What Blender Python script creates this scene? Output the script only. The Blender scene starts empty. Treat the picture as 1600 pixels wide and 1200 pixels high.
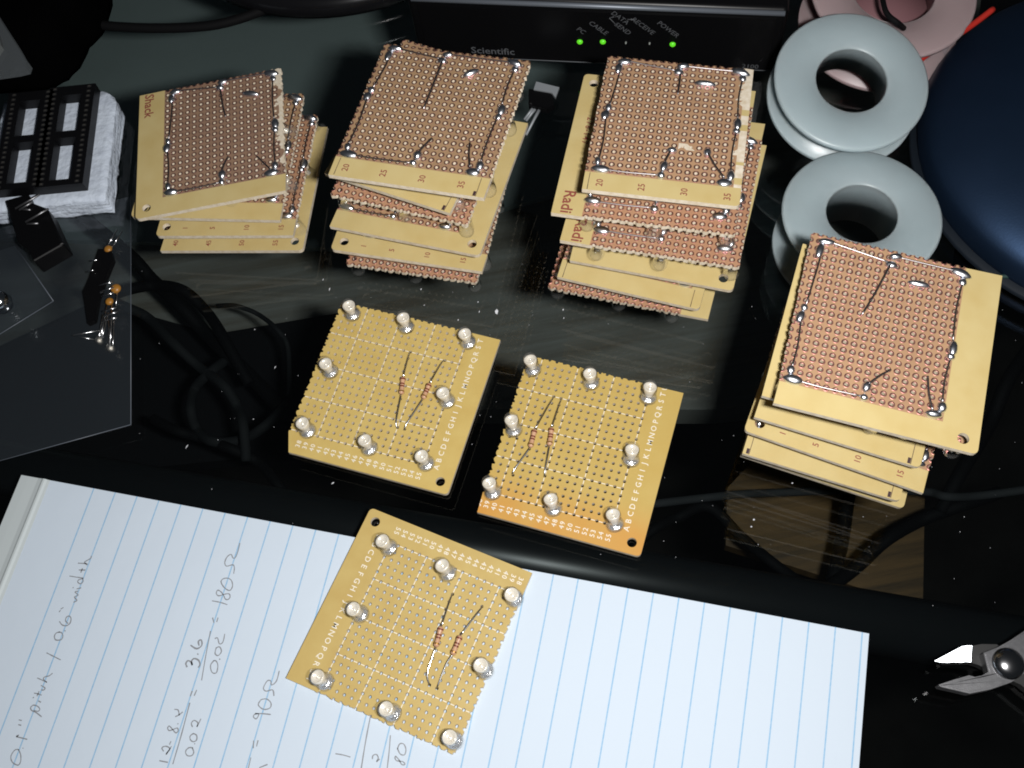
import bpy, bmesh, math, random
from mathutils import Vector, Matrix
from mathutils.geometry import tessellate_polygon
random.seed(7)
R_ = math.radians
scn = bpy.context.scene
C = scn.collection
scn.unit_settings.scale_length = 0.001          # one unit is one millimetre; the glass top is z = 0
# ---------------------------------------------------------------- camera
CAM = Vector((40.646, -162.311, 333.78))
RIGHT = Vector((0.98358465, -0.16370246, -0.0759128))
DOWN = Vector((-0.18044735, -0.8923114, -0.41378633))
FWD = RIGHT.cross(DOWN).normalized()
FPX = 1675.63
cd = bpy.data.cameras.new('camera'); cd.sensor_width = 36.0; cd.lens = FPX / 1600 * 36
cd.clip_start = 5; cd.clip_end = 5000
cam = bpy.data.objects.new('camera', cd); C.objects.link(cam)
m = Matrix((RIGHT, -DOWN, -FWD)).transposed().to_4x4(); m.translation = CAM
cam.matrix_world = m
scn.camera = cam
# ---------------------------------------------------------------- dim room and the camera's own flash
w = bpy.data.worlds.new('World'); scn.world = w; w.use_nodes = True
w.node_tree.nodes['Background'].inputs[0].default_value = (0.75, 0.86, 1.0, 1)
w.node_tree.nodes['Background'].inputs[1].default_value = 0.022
ld = bpy.data.lights.new('flash', 'AREA'); ld.shape = 'RECTANGLE'; ld.size = 26; ld.size_y = 13
ld.energy = 1.76e6; ld.color = (1.0, 0.985, 0.97)
fl = bpy.data.objects.new('flash', ld); C.objects.link(fl)
fm = m @ Matrix.Rotation(R_(15), 4, 'Y') @ Matrix.Rotation(R_(7), 4, 'X'); fm.translation = CAM + RIGHT * 42 - DOWN * 3 - FWD * 2; fl.matrix_world = fm
scn.view_settings.view_transform = 'Standard'; scn.view_settings.look = 'None'
scn.view_settings.exposure = 0; scn.view_settings.gamma = 1
scn.render.engine = 'CYCLES'
scn.cycles.max_bounces = 10; scn.cycles.transparent_max_bounces = 24
scn.cycles.caustics_reflective = False; scn.cycles.caustics_refractive = False
scn.cycles.sample_clamp_indirect = 4; scn.cycles.filter_width = 1.85

def at(px, py, z=0.0):
    d = RIGHT * ((px - 800) / FPX) + DOWN * ((py - 600) / FPX) + FWD
    return CAM + d * ((z - CAM.z) / d.z)
def onplane(px, py, p0, n):
    d = RIGHT * ((px - 800) / FPX) + DOWN * ((py - 600) / FPX) + FWD
    return CAM + d * ((p0 - CAM).dot(n) / d.dot(n))

# ---------------------------------------------------------------- materials
def mat(name, col=(.5,.5,.5), rough=.5, metal=0.0, spec=.5, noise=None, bump=None, **kw):
    M = bpy.data.materials.new(name); M.use_nodes = True
    nt = M.node_tree; b = nt.nodes['Principled BSDF']
    b.inputs['Base Color'].default_value = (*col, 1); b.inputs['Roughness'].default_value = rough
    b.inputs['Metallic'].default_value = metal; b.inputs['Specular IOR Level'].default_value = spec
    for k, v in kw.items(): b.inputs[k.replace('_', ' ')].default_value = v
    tc = nt.nodes.new('ShaderNodeTexCoord')
    if noise:            # (scale, amount, second colour, detail)
        sc, lo, hi, c2 = noise
        n = nt.nodes.new('ShaderNodeTexNoise'); n.inputs['Scale'].default_value = sc; n.inputs['Detail'].default_value = 5
        nt.links.new(tc.outputs['Object'], n.inputs['Vector'])
        r = nt.nodes.new('ShaderNodeMapRange'); r.inputs[1].default_value = lo; r.inputs[2].default_value = hi
        nt.links.new(n.outputs['Fac'], r.inputs[0])
        x = nt.nodes.new('ShaderNodeMix'); x.data_type = 'RGBA'
        x.inputs[6].default_value = (*col, 1); x.inputs[7].default_value = (*c2, 1)
        nt.links.new(r.outputs[0], x.inputs[0]); nt.links.new(x.outputs[2], b.inputs['Base Color'])
    if bump:             # (scale, strength, distance)
        n = nt.nodes.new('ShaderNodeTexNoise'); n.inputs['Scale'].default_value = bump[0]; n.inputs['Detail'].default_value = 4
        nt.links.new(tc.outputs['Object'], n.inputs['Vector'])
        q = nt.nodes.new('ShaderNodeBump'); q.inputs['Strength'].default_value = bump[1]; q.inputs['Distance'].default_value = bump[2]
        nt.links.new(n.outputs['Fac'], q.inputs['Height']); nt.links.new(q.outputs[0], b.inputs['Normal'])
    return M
def clear(name, tint=(1,1,1), ior=1.5, rough=0.0, milk=0.0, milkcol=(.8,.8,.8), gain=1.0):
    """thin clear sheet: Fresnel mirror over a tinted see-through body, with an optional milky share"""
    M = bpy.data.materials.new(name); M.use_nodes = True; nt = M.node_tree
    for n in list(nt.nodes): nt.nodes.remove(n)
    out = nt.nodes.new('ShaderNodeOutputMaterial')
    t = nt.nodes.new('ShaderNodeBsdfTransparent'); t.inputs[0].default_value = (*tint, 1)
    g = nt.nodes.new('ShaderNodeBsdfGlossy'); g.inputs['Roughness'].default_value = rough
    # Schlick reflectance on |cos|: the same for both faces, since the see-through body does not bend rays
    ge = nt.nodes.new('ShaderNodeNewGeometry'); dp = nt.nodes.new('ShaderNodeVectorMath'); dp.operation = 'DOT_PRODUCT'
    nt.links.new(ge.outputs['Normal'], dp.inputs[0]); nt.links.new(ge.outputs['Incoming'], dp.inputs[1])
    def mm(op, a, b):
        n = nt.nodes.new('ShaderNodeMath'); n.operation = op
        for i, v in enumerate((a, b)):
            if v is None: continue
            if isinstance(v, (int, float)): n.inputs[i].default_value = v
            else: nt.links.new(v, n.inputs[i])
        return n.outputs[0]
    r0 = ((ior-1)/(ior+1))**2
    fres = mm('ADD', mm('MULTIPLY', mm('POWER', mm('SUBTRACT', 1.0, mm('ABSOLUTE', dp.outputs['Value'], None)), 5.0), 1-r0), r0)
    x = nt.nodes.new('ShaderNodeMixShader')
    body = t.outputs[0]
    if milk:
        d = nt.nodes.new('ShaderNodeBsdfDiffuse'); d.inputs[0].default_value = (*milkcol, 1)
        y = nt.nodes.new('ShaderNodeMixShader'); y.inputs[0].default_value = milk
        nt.links.new(t.outputs[0], y.inputs[1]); nt.links.new(d.outputs[0], y.inputs[2]); body = y.outputs[0]
    k = nt.nodes.new('ShaderNodeMath'); k.operation = 'MULTIPLY'; k.inputs[1].default_value = gain
    nt.links.new(fres, k.inputs[0]); k.use_clamp = True; nt.links.new(k.outputs[0], x.inputs[0])
    nt.links.new(body, x.inputs[1]); nt.links.new(g.outputs[0], x.inputs[2]); nt.links.new(x.outputs[0], out.inputs[0])
    return M
TAN   = mat('phenolic_bare', (.575,.46,.215), .42, spec=.4, noise=(.09,.35,.7,(.53,.405,.17)), bump=(3,.06,.1))
FLUX  = mat('phenolic_fluxed', (.385,.25,.135), .36, spec=.5, noise=(.12,.3,.7,(.33,.20,.115)), bump=(2,.12,.1))
FLUXP = mat('phenolic_fluxed_pink', (.45,.265,.155), .34, spec=.5, noise=(.12,.3,.7,(.42,.215,.125)), bump=(2,.12,.1))
FLUXM = mat('phenolic_fluxed_mid', (.45,.275,.155), .35, spec=.5, noise=(.12,.3,.7,(.38,.225,.13)), bump=(2,.12,.1))
FLUXD = mat('phenolic_fluxed_dark', (.31,.195,.125), .36, spec=.5, noise=(.12,.3,.7,(.26,.16,.11)), bump=(2,.12,.1))
CUT   = mat('phenolic_cut_edge', (.74,.66,.54), .8, spec=.2, noise=(.6,.35,.7,(.60,.50,.36)))
COMP  = mat('phenolic_component_side', (.56,.415,.14), .38, spec=.45, noise=(.11,.35,.68,(.52,.37,.115)), bump=(3,.05,.1))
COPPER = mat('copper_pad', (.60,.27,.23), .44, metal=.97, noise=(.35,.4,.65,(.48,.20,.19)))
SOLDER = mat('solder', (.80,.82,.87), .30, metal=1, bump=(.9,.4,.5))
WIRE  = mat('tinned_wire', (.40,.37,.37), .34, metal=1)
BRIGHT = mat('bright_lead', (.75,.75,.76), .2, metal=1)
CUP   = mat('led_reflector', (.98,.92,.81), .2, metal=.22, spec=.9, bump=(.9,.35,.5))
CUPB  = mat('led_frame_chrome', (.93,.94,.97), .2, metal=.8, spec=.9, bump=(1.1,.7,.6))
LENS  = clear('led_epoxy', (.97,.97,.96), 1.5, .03, milk=.035, milkcol=(.95,.94,.92), gain=1.0)
INKW  = mat('white_print', (.80,.74,.62), .6)
INKR  = mat('copper_print', (.27,.075,.055), .45)
INKB  = mat('dark_print', (.05,.025,.03), .5)
RESB  = mat('resistor_body', (.50,.27,.16), .4, noise=(1.2,.4,.6,(.56,.33,.20)))
RESD  = mat('resistor_band_brown', (.16,.03,.015), .4)
RESG  = mat('resistor_band_gold', (.42,.22,.05), .3, metal=.6)
BLACKP = mat('black_plastic', (.0025,.0025,.003), .45, spec=.2, bump=(2,.1,.1))
WHITEP = mat('translucent_white_plastic', (.38,.46,.485), .34, spec=.5, noise=(.05,.35,.7,(.36,.43,.455)), bump=(.5,.04,.3), Subsurface_Weight=1.0, Subsurface_Scale=7.0, Subsurface_Radius=(1,1,1))
GREYM = mat('satin_steel', (.30,.30,.31), .38, metal=.9, noise=(.4,.35,.7,(.22,.22,.23)), bump=(3,.2,.1))

# ---------------------------------------------------------------- object helpers
def add(name, me, parent=None, loc=None, rot=None, mats=()):
    o = bpy.data.objects.new(name, me); C.objects.link(o)
    if me is not None and mats and len(me.materials) == 0:
        for q in mats: me.materials.append(q)
    if parent is not None: o.parent = parent
    if loc is not None: o.location = loc
    if rot is not None: o.rotation_euler = rot
    return o
def tag(o, label, cat, group=None, kind=None):
    if label: o['label'] = label
    if cat: o['category'] = cat
    if group: o['group'] = group
    if kind: o['kind'] = kind
    return o
def thing(name, label, cat, loc=(0,0,0), rot=(0,0,0), group=None):
    return tag(add(name, None, None, loc, rot), label, cat, group)
def tomesh(name, bm, smooth=False, mats=()):
    me = bpy.data.meshes.new(name); bm.normal_update(); bm.to_mesh(me); bm.free()
    if smooth: me.polygons.foreach_set('use_smooth', [True]*len(me.polygons))
    for q in mats: me.materials.append(q)
    return me
def box(bm, x0, x1, y0, y1, z0, z1, mi=0, mx=None):
    vs = [bm.verts.new(Vector((x, y, z)) if mx is None else mx @ Vector((x, y, z))) for z in (z0, z1) for y in (y0, y1) for x in (x0, x1)]
    for f in ((0,2,3,1),(4,5,7,6),(0,1,5,4),(1,3,7,5),(3,2,6,7),(2,0,4,6)):
        g = bm.faces.new([vs[i] for i in f]); g.material_index = mi
def prism(bm, pts, z0, z1, mi=0, holes=()):
    """extrude an outline (with holes) between two heights"""
    loops = [list(pts)] + [list(h) for h in holes]
    flat = [p for l in loops for p in l]
    lo = [bm.verts.new((p[0], p[1], z0)) for p in flat]; hi = [bm.verts.new((p[0], p[1], z1)) for p in flat]
    for t in tessellate_polygon([[Vector((p[0], p[1], 0)) for p in l] for l in loops]):
        a, b, c = t
        s = (flat[b][0]-flat[a][0])*(flat[c][1]-flat[a][1])-(flat[b][1]-flat[a][1])*(flat[c][0]-flat[a][0])
        if abs(s) < 1e-9: continue
        if s < 0: a, b = b, a
        bm.faces.new((hi[a], hi[b], hi[c])).material_index = mi; bm.faces.new((lo[c], lo[b], lo[a])).material_index = mi
    k = 0
    for l in loops:
        n = len(l)
        for i in range(n):
            j = (i+1) % n
            bm.faces.new((lo[k+i], lo[k+j], hi[k+j], hi[k+i])).material_index = mi
        k += n
    bmesh.ops.recalc_face_normals(bm, faces=bm.faces)
def circ(cx, cy, r, n=24, a0=0, a1=360):
    return [(cx + r*math.cos(R_(a0+(a1-a0)*i/n)), cy + r*math.sin(R_(a0+(a1-a0)*i/n))) for i in range(n if a1-a0 == 360 else n+1)]
def tube(bm, pts, r, n=8, mi=0, cap=True):
    pts = [Vector(p) for p in pts]; rings = []; ref = None
    for i, p in enumerate(pts):
        t = (pts[min(i+1, len(pts)-1)] - pts[max(i-1, 0)]).normalized()
        if ref is None: ref = Vector((0,0,1)) if abs(t.z) < .9 else Vector((1,0,0))
        a = (ref - t*ref.dot(t)).normalized(); ref = a; b = t.cross(a)
        rr = r[i] if isinstance(r, (list, tuple)) else r
        rings.append([bm.verts.new(p + (a*math.cos(2*math.pi*k/n) + b*math.sin(2*math.pi*k/n))*rr) for k in range(n)])
    for A, B in zip(rings, rings[1:]):
        for k in range(n):
            f = bm.faces.new((A[k], A[(k+1)%n], B[(k+1)%n], B[k])); f.material_index = mi; f.smooth = True
    if cap:
        bm.faces.new(list(reversed(rings[0]))).material_index = mi; bm.faces.new(rings[-1]).material_index = mi
def smoothpts(pts, k=6):
    P = [Vector(p) for p in pts]; out = []
    for i in range(len(P)-1):
        a, b, c, d = P[max(i-1,0)], P[i], P[i+1], P[min(i+2, len(P)-1)]
        for j in range(k):
            t = j/k
            out.append(.5*((2*b)+(c-a)*t+(2*a-5*b+4*c-d)*t*t+(3*b-a-3*c+d)*t**3))
    return out + [P[-1]]
def lathe(bm, prof, n=24, mi=0, mx=None, smooth=True):
    rings = []
    for r, z in prof:
        if r < 1e-6:
            v = Vector((0,0,z)); rings.append([bm.verts.new(v if mx is None else mx @ v)]); continue
        rings.append([])
        for k in range(n):
            v = Vector((r*math.cos(2*math.pi*k/n), r*math.sin(2*math.pi*k/n), z)); rings[-1].append(bm.verts.new(v if mx is None else mx @ v))
    for A, B in zip(rings, rings[1:]):
        for k in range(n):
            j = (k+1) % n
            if len(A) == 1 and len(B) == 1: continue
            if len(A) == 1: f = bm.faces.new((A[0], B[j], B[k]))
            elif len(B) == 1: f = bm.faces.new((A[k], A[j], B[0]))
            else: f = bm.faces.new((A[k], A[j], B[j], B[k]))
            f.material_index = mi; f.smooth = smooth
_font = {}
def text_bm(bm, s, size, origin, rot, z=0.0, bold=0.0, flip=False, align='CENTER', clip=None, space=1.0, mi=0):
    """lay flat lettering into bm; origin is the centre of the word, rot turns it about z"""
    key = (s, size, bold, align, space)
    if key not in _font:
        cu = bpy.data.curves.new('lettering', 'FONT'); cu.body = s; cu.size = size; cu.offset = bold; cu.space_character = space
        cu.align_x = align; cu.align_y = 'CENTER'; cu.resolution_u = 2
        o = bpy.data.objects.new('lettering', cu); C.objects.link(o)
        me = o.to_mesh(); _font[key] = ([v.co.copy() for v in me.vertices], [list(p.vertices) for p in me.polygons])
        o.to_mesh_clear(); bpy.data.objects.remove(o); bpy.data.curves.remove(cu)
    vs, fs = _font[key]; c, sn = math.cos(rot), math.sin(rot)
    nv = [bm.verts.new((origin[0] + c*v.x - sn*v.y, origin[1] + sn*v.x + c*v.y, z)) for v in vs]
    new = []
    for f in fs:
        try: g = bm.faces.new([nv[i] for i in f])
        except ValueError: continue
        g.material_index = mi; new.append(g)
    if clip:
        p, n = clip
        ge = list({e for f in new for e in f.edges}); 
        bmesh.ops.bisect_plane(bm, geom=nv + ge + new, plane_co=(p[0], p[1], z), plane_no=(n[0], n[1], 0), clear_outer=True)
# ================================================================ prototyping boards
P = 2.54; TH = 1.6; RH = .56
def rect_cells(spec):
    """2-D layout of a board in pitches: every hole cell in four quadrants, margins as strips"""
    u0, u1, v0, v1 = spec['holes']; L, Rr, B, T = spec['l'], spec['r'], spec['b'], spec['t']
    rh = RH/P; s = rh*math.sqrt(.5); verts = {}; polys = []
    def V(x, y):
        k = (round(x, 4), round(y, 4)); verts.setdefault(k, len(verts)); return verts[k]
    def quad(cx, cy, sx, sy):
        a, b, c = (rh, 0), (s, s), (0, rh); A, Bq, Cq = (.5, 0), (.5, .5), (0, .5)
        for q in ((a, A, Bq, b), (b, Bq, Cq, c)):
            ids = [V(cx+sx*x, cy+sy*y) for x, y in q]
            if sx*sy < 0: ids.reverse()
            polys.append((ids, 1))
    def rect(x0, x1, y0, y1, g=0): polys.append(([V(x0,y0), V(x1,y0), V(x1,y1), V(x0,y1)], g))
    nl, nr, nb, nt_ = (spec[k] == 'cut' for k in 'lrbt')
    us = list(range(u0, u1+1)); vs = list(range(v0, v1+1))
    for u in us:
        for v in vs:
            for sx in (-1, 1):
                for sy in (-1, 1): quad(u, v, sx, sy)
    drop = random.Random(spec.get('seed', 1))
    if nl:
        for v in vs: quad(u0-1, v, 1, 1); quad(u0-1, v, 1, -1)
    if nr:
        for v in vs: quad(u1+1, v, -1, 1); quad(u1+1, v, -1, -1)
    if nb:
        for u in us: quad(u, v0-1, 1, 1); quad(u, v0-1, -1, 1)
    if nt_:
        for u in us: quad(u, v1+1, 1, -1); quad(u, v1+1, -1, -1)
    for a, b, cx, cy, sx, sy in ((nl,nb,u0-1,v0-1,1,1),(nr,nb,u1+1,v0-1,-1,1),(nl,nt_,u0-1,v1+1,1,-1),(nr,nt_,u1+1,v1+1,-1,-1)):
        if a and b: quad(cx, cy, sx, sy)
    def half(a, b):
        out = []; x = a
        while x < b-1e-6: out.append((x, min(x+.5, b))); x += .5
        return out
    xs = half((u0-1 if nl else u0-.5), (u1+1 if nr else u1+.5)); ys = half((v0-1 if nb else v0-.5), (v1+1 if nt_ else v1+.5))
    if not nb:
        for a, b in xs: rect(a, b, B, v0-.5)
    if not nt_:
        for a, b in xs: rect(a, b, v1+.5, T)
    if not nl:
        for a, b in ys: rect(L, u0-.5, a, b)
    if not nr:
        for a, b in ys: rect(u1+.5, Rr, a, b)
    def corner(x0, x1, y0, y1, ox, oy, hole):
        # ox, oy: the outer sides; rounded there, optional mounting hole
        rr = .55
        cs = [(x0,y0),(x1,y0),(x1,y1),(x0,y1)]; out = []
        for (x, y) in cs:
            if x == ox and y == oy:
                cx = x + (rr if x == x0 else -rr); cy = y + (rr if y == y0 else -rr)
                a0 = {(True,True):180,(False,True):270,(False,False):0,(True,False):90}[(x == x0, y == y0)]
                out += [(cx+rr*math.cos(R_(a0+t)), cy+rr*math.sin(R_(a0+t))) for t in (0,30,60,90)]
            else: out.append((x, y))
        loops = [out]
        if hole: loops.append(list(reversed(circ(hole[0], hole[1], .62, 18))))
        flat = [p for l in loops for p in l]
        for t in tessellate_polygon([[Vector((p[0], p[1], 0)) for p in l] for l in loops]):
            a, b, c = [flat[i] for i in t]
            ar = (b[0]-a[0])*(c[1]-a[1])-(b[1]-a[1])*(c[0]-a[0])
            if abs(ar) < 1e-9: continue
            ids = [V(*a), V(*b), V(*c)]
            if ar < 0: ids.reverse()
            polys.append((ids, 0))
    hs = spec.get('mount', ())
    def near(x0, x1, y0, y1):
        for h in hs:
            if x0 < h[0] < x1 and y0 < h[1] < y1: return h
    X0 = u0-1 if nl else u0-.5; X1 = u1+1 if nr else u1+.5; Y0 = v0-1 if nb else v0-.5; Y1 = v1+1 if nt_ else v1+.5
    if not nl and not nb: corner(L, X0, B, Y0, L, B, near(L, X0, B, Y0))
    if not nr and not nb: corner(X1, Rr, B, Y0, Rr, B, near(X1, Rr, B, Y0))
    if not nl and not nt_: corner(L, X0, Y1, T, L, T, near(L, X0, Y1, T))
    if not nr and not nt_: corner(X1, Rr, Y1, T, Rr, T, near(X1, Rr, Y1, T))
    return list(verts.keys()), polys, (X0, X1, Y0, Y1)
OX, OY = 8, 9
def substrate(spec, copper_up, rough_seed=0):
    vs, polys, ext = rect_cells(spec)
    rnd = random.Random(spec.get('seed', 3))
    bnd = {}
    for ids, g in polys:
        for a, b in zip(ids, ids[1:]+ids[:1]):
            bnd[(a, b)] = 1
    edge = [(a, b) for (a, b) in bnd if (b, a) not in bnd]
    outer = {i for e in edge for i in e}
    # snapped edges: nudge the torn outline a little
    X0, X1, Y0, Y1 = ext
    def jit(i):
        x, y = vs[i]; dx = dy = 0
        if i in outer:
            if (spec['l'] == 'cut' and abs(x-X0) < .3) or (spec['r'] == 'cut' and abs(x-X1) < .3): dx = rnd.uniform(-.09, .09)
            if (spec['b'] == 'cut' and abs(y-Y0) < .3) or (spec['t'] == 'cut' and abs(y-Y1) < .3): dy = rnd.uniform(-.09, .09)
        if 'lb' in spec and y <= spec['b']+.6 and x < spec['lb']: x = spec['lb'] + (x-X0)*.02
        return ((x+dx-OX)*P, (y+dy-OY)*P)
    co = [jit(i) for i in range(len(vs))]
    bm = bmesh.new(); bare = spec.get('bare', ())
    hi = [bm.verts.new((x, y, 0)) for x, y in co]; lo = [bm.verts.new((x, y, -TH)) for x, y in co]
    top = (0, 1) if copper_up else (2, 2)
    bot = (2, 2) if copper_up else (0, 1)
    for ids, g in polys:
        f = bm.faces.new([hi[i] for i in ids]); f.material_index = top[g]
        if bare:
            cu = sum(vs[i][0] for i in ids)/len(ids); cv = sum(vs[i][1] for i in ids)/len(ids)
            if any(cu > a + .35*math.sin(cv*2.3) and cu < b and c < cv < d for a, b, c, d in bare): f.material_index = 3
        f = bm.faces.new([lo[i] for i in reversed(ids)]); f.material_index = bot[g]
    for a, b in edge:
        bm.faces.new((hi[b], hi[a], lo[a], lo[b])).material_index = 3
    return tomesh('board', bm)
def pads(spec, z, up=1):
    u0, u1, v0, v1 = spec['holes']; bm = bmesh.new(); rnd = random.Random(5)
    nl, nr, nb, nt_ = (spec[k] == 'cut' for k in 'lrbt')
    miss = spec.get('nopad', ())
    for u in range(u0-nl, u1+nr+1):
        for v in range(v0-nb, v1+nt_+1):
            if any(a <= u <= b and c <= v <= d for a, b, c, d in miss): continue
            q = [True]*4
            if u < u0: q[1] = q[2] = False
            if u > u1: q[0] = q[3] = False
            if v < v0: q[2] = q[3] = False
            if v > v1: q[0] = q[1] = False
            rings = []
            ro = .98+rnd.uniform(-.04, .04)
            n = 12; full = all(q); cx, cy = (u-OX)*P, (v-OY)*P
            for r, h in ((ro, .0), (ro-.04, .03), (RH+.05, .034), (RH+.01, .0)):
                rings.append([bm.verts.new((cx+r*math.cos(2*math.pi*k/n), cy+r*math.sin(2*math.pi*k/n), z+up*(h+.004))) for k in range(n)])
            for A, B in zip(rings, rings[1:]):
                for k in range(n):
                    if not q[k*4//n]: continue
                    j = (k+1) % n
                    f = bm.faces.new((A[k], A[j], B[j], B[k]) if up > 0 else (A[k], B[k], B[j], A[j])); f.smooth = True
            if not full:
                for R in rings:
                    for vv in R:
                        if not vv.link_faces: bm.verts.remove(vv)
    return tomesh('pads', bm)
# ---- solder, wires, LEDs
def blob_mesh(seed, peak=.5):
    rnd = random.Random(seed); bm = bmesh.new(); n = 14; rings = []
    for i in range(6):
        a = i/5*math.pi/2
        r = math.cos(a)**.8; h = math.sin(a)
        rings.append([bm.verts.new((r*math.cos(2*math.pi*k/n)*(1+.05*math.sin(2*k+seed)), r*math.sin(2*math.pi*k/n), h)) for k in range(n)] if i < 5 else [bm.verts.new((0,0,1))])
    for A, B in zip(rings, rings[1:]):
        for k in range(n):
            j = (k+1) % n
            f = bm.faces.new((A[k], A[j], B[j], B[k]) if len(B) > 1 else (A[k], A[j], B[0])); f.smooth = True
    return tomesh('solder_joint', bm, mats=[SOLDER])
BLOB = [blob_mesh(i) for i in range(3)]
def led_meshes():
    bm = bmesh.new()
    lathe(bm, [(0,.4),(2.9,.4),(2.95,.6),(2.95,1.35),(2.9,1.5),(2.5,1.55),(2.5,6.0),(2.46,6.5),(2.32,7.1),(2.05,7.65),(1.65,8.1),(1.1,8.42),(.5,8.58),(0,8.6)], 22)
    lens = tomesh('led', bm, mats=[LENS])
    bm = bmesh.new()     # reflector dish on its post, filling the dome
    lathe(bm, [(0,.7),(2.5,.75),(2.6,1.2),(1.7,1.5),(1.2,2.3),(1.5,3.2),(1.95,4.4),(2.2,5.6),(2.2,6.2),(1.95,6.3),(1.5,5.75),(.9,5.4),(.35,5.3),(.3,5.6),(0,5.65)], 18)
    for f in bm.faces:
        if f.calc_center_median().z < 2.6: f.material_index = 1
    cup = tomesh('reflector_cup', bm, mats=[CUP, CUPB])
    bm = bmesh.new()     # flat anvil beside it
    box(bm, -.25, .25, -.25, .25, -1.9, 1.2); box(bm, -1.15, .4, -.3, .3, 1.2, 2.6)
    leadA = tomesh('lead', bm, mats=[BRIGHT])
    return lens, cup, leadA
LEDM, CUPM, LEADM = led_meshes()
def led(parent, x, y, z, axis, spin=0.0, scale=1.0, dish=1.0):
    q = Vector(axis).normalized().to_track_quat('Z', 'Y')
    o = add('led', LEDM, parent, (x, y, z)); o.rotation_mode = 'QUATERNION'
    o.rotation_quaternion = q @ Matrix.Rotation(spin, 3, 'Z').to_quaternion(); o.scale = (scale,)*3
    add('reflector_cup', CUPM, o, (0, 0, (1-dish)*2.2)).scale = (dish,)*3
    add('lead', LEADM, o, (1.27, 0, 0)); add('lead', LEADM, o, (-1.27, 0, 0), (0, 0, math.pi))
    return o
def uv(u, v, z=0.0): return ((u-OX)*P, (v-OY)*P, z)
def joint(parent, u, v, sx, sy, h, rot=0.0, k=0):
    o = add('solder_joint', BLOB[k % 3], parent, uv(u, v, -.05), (0, 0, rot)); o.scale = (sx*1.28, sy*1.28, h*1.2); return o
def wire(parent, pts, r=.27, name='wire', mat_=None):
    bm = bmesh.new(); tube(bm, smoothpts([uv(*p) for p in pts], 4), r, 6)
    return add(name, tomesh(name, bm, mats=[mat_ or WIRE]), parent)
MESHES = {}
def copper_board(name, label, spec, pose, texts=(), lay=None, full=False, leds='blr', lean=0.0, marks=(), flux=None, group='stacked circuit boards'):
    x, y, z, th, ax, ay = pose
    root = thing('circuit_board', label, 'circuit board', (x, y, z), (0,0,0), group)
    root.matrix_world = Matrix.Translation((x, y, z)) @ Matrix.Rotation(R_(th), 4, 'Z') @ Matrix.Rotation(R_(ax), 4, 'X') @ Matrix.Rotation(R_(ay), 4, 'Y')
    key = repr(sorted(spec.items()))
    if key not in MESHES: MESHES[key] = (substrate(spec, True), pads(spec, 0.0))
    a, b = MESHES[key]
    add('substrate', a, root, mats=(TAN, flux or FLUX, COMP, CUT))
    tag(add('copper_pads', b, root, mats=(COPPER,)), None, None, kind='stuff')
    if texts:
        bm = bmesh.new()
        for t in texts:
            s, u, v, size, rot = t[:5]; kw = t[5] if len(t) > 5 else {}
            text_bm(bm, s, size, uv(u, v)[:2], rot, .012, **dict(dict(bold=.035), **kw))
        tag(add('printed_lettering', tomesh('printed_lettering', bm, mats=[INKR]), root), None, None, kind='stuff')
    if marks:            # printed cutting line and its tick beside the snapped end
        bm = bmesh.new()
        for (u, v0, v1, tk) in marks:
            xx, y0, _ = uv(u, v0); _, y1, _ = uv(u, v1)
            bm.faces.new([bm.verts.new(p) for p in ((xx-.09,y0,.012),(xx+.09,y0,.012),(xx+.09,y1,.012),(xx-.09,y1,.012))])
            s = tk
            bm.faces.new([bm.verts.new(p) for p in ((min(xx+.1*s,xx+.65*s),y0+.1,.012),(max(xx+.1*s,xx+.65*s),y0+.1,.012),(max(xx+.1*s,xx+.65*s),y0+1.9,.012),(min(xx+.1*s,xx+.65*s),y0+1.9,.012))])
        tag(add('cutting_mark', tomesh('cutting_mark', bm, mats=[INKB]), root), None, None, kind='stuff')
    l = dict(uL=0, uR=16, bm=8, tm=8, vT=18.2, vM=9.5, v0=0); l.update(lay or {})
    uL, uR, BMu, TMu, vT, vM, v0 = (l[k] for k in ('uL','uR','bm','tm','vT','vM','v0'))
    J = [(uL+.45, v0, 2.3, 1.15, 1.2, 0), (uL-.05, v0+1.15, .95, 1.25, 1.1, 0), (BMu, v0, 1.05, .95, 1.1, 0), (BMu+.15, v0+1.35, 1.15, 1.6, 1.3, -.2),
         (uR-.55, v0, 2.0, 1.15, 1.2, .1), (uR+.1, v0+1.1, 1.05, 1.5, 1.3, 0), (uR+.3, vM, 1.15, 1.9, 1.3, 0), (uR+.2, vM-1.15, .95, 1.0, 1.0, 0),
         (uR-.1, vT, 2.4, 1.2, 1.3, -.2), (uR+.25, vT-1.05, 1.0, 1.0, 1.0, 0), (TMu+.3, vT+.15, 1.6, .9, 1.1, .2), (TMu-.1, vT-.95, 1.35, 1.0, 1.1, 0),
         (uL+.8, vT+.1, 1.9, .95, 1.1, .1), (uL+.25, vT-1.2, 1.0, 1.9, 1.2, -.1), (uL-.1, vM+.6, 1.0, 1.1, 1.1, 0), (uL-.25, vM-.6, 1.1, 1.7, 1.2, -.2)]
    if full: J.append((l.get('cu', 11.5), l.get('cv', 15.5), 2.5, 1.0, 1.25, l.get('cr', .15)))
    rnd = random.Random(sum(map(ord, label)))
    for i, (u, v, sx, sy, h, r) in enumerate(J):
        joint(root, u+rnd.uniform(-.06,.06), v+rnd.uniform(-.06,.06), sx*rnd.uniform(.9,1.1), sy*rnd.uniform(.9,1.1), h*rnd.uniform(.85,1.15), r, i)
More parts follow.
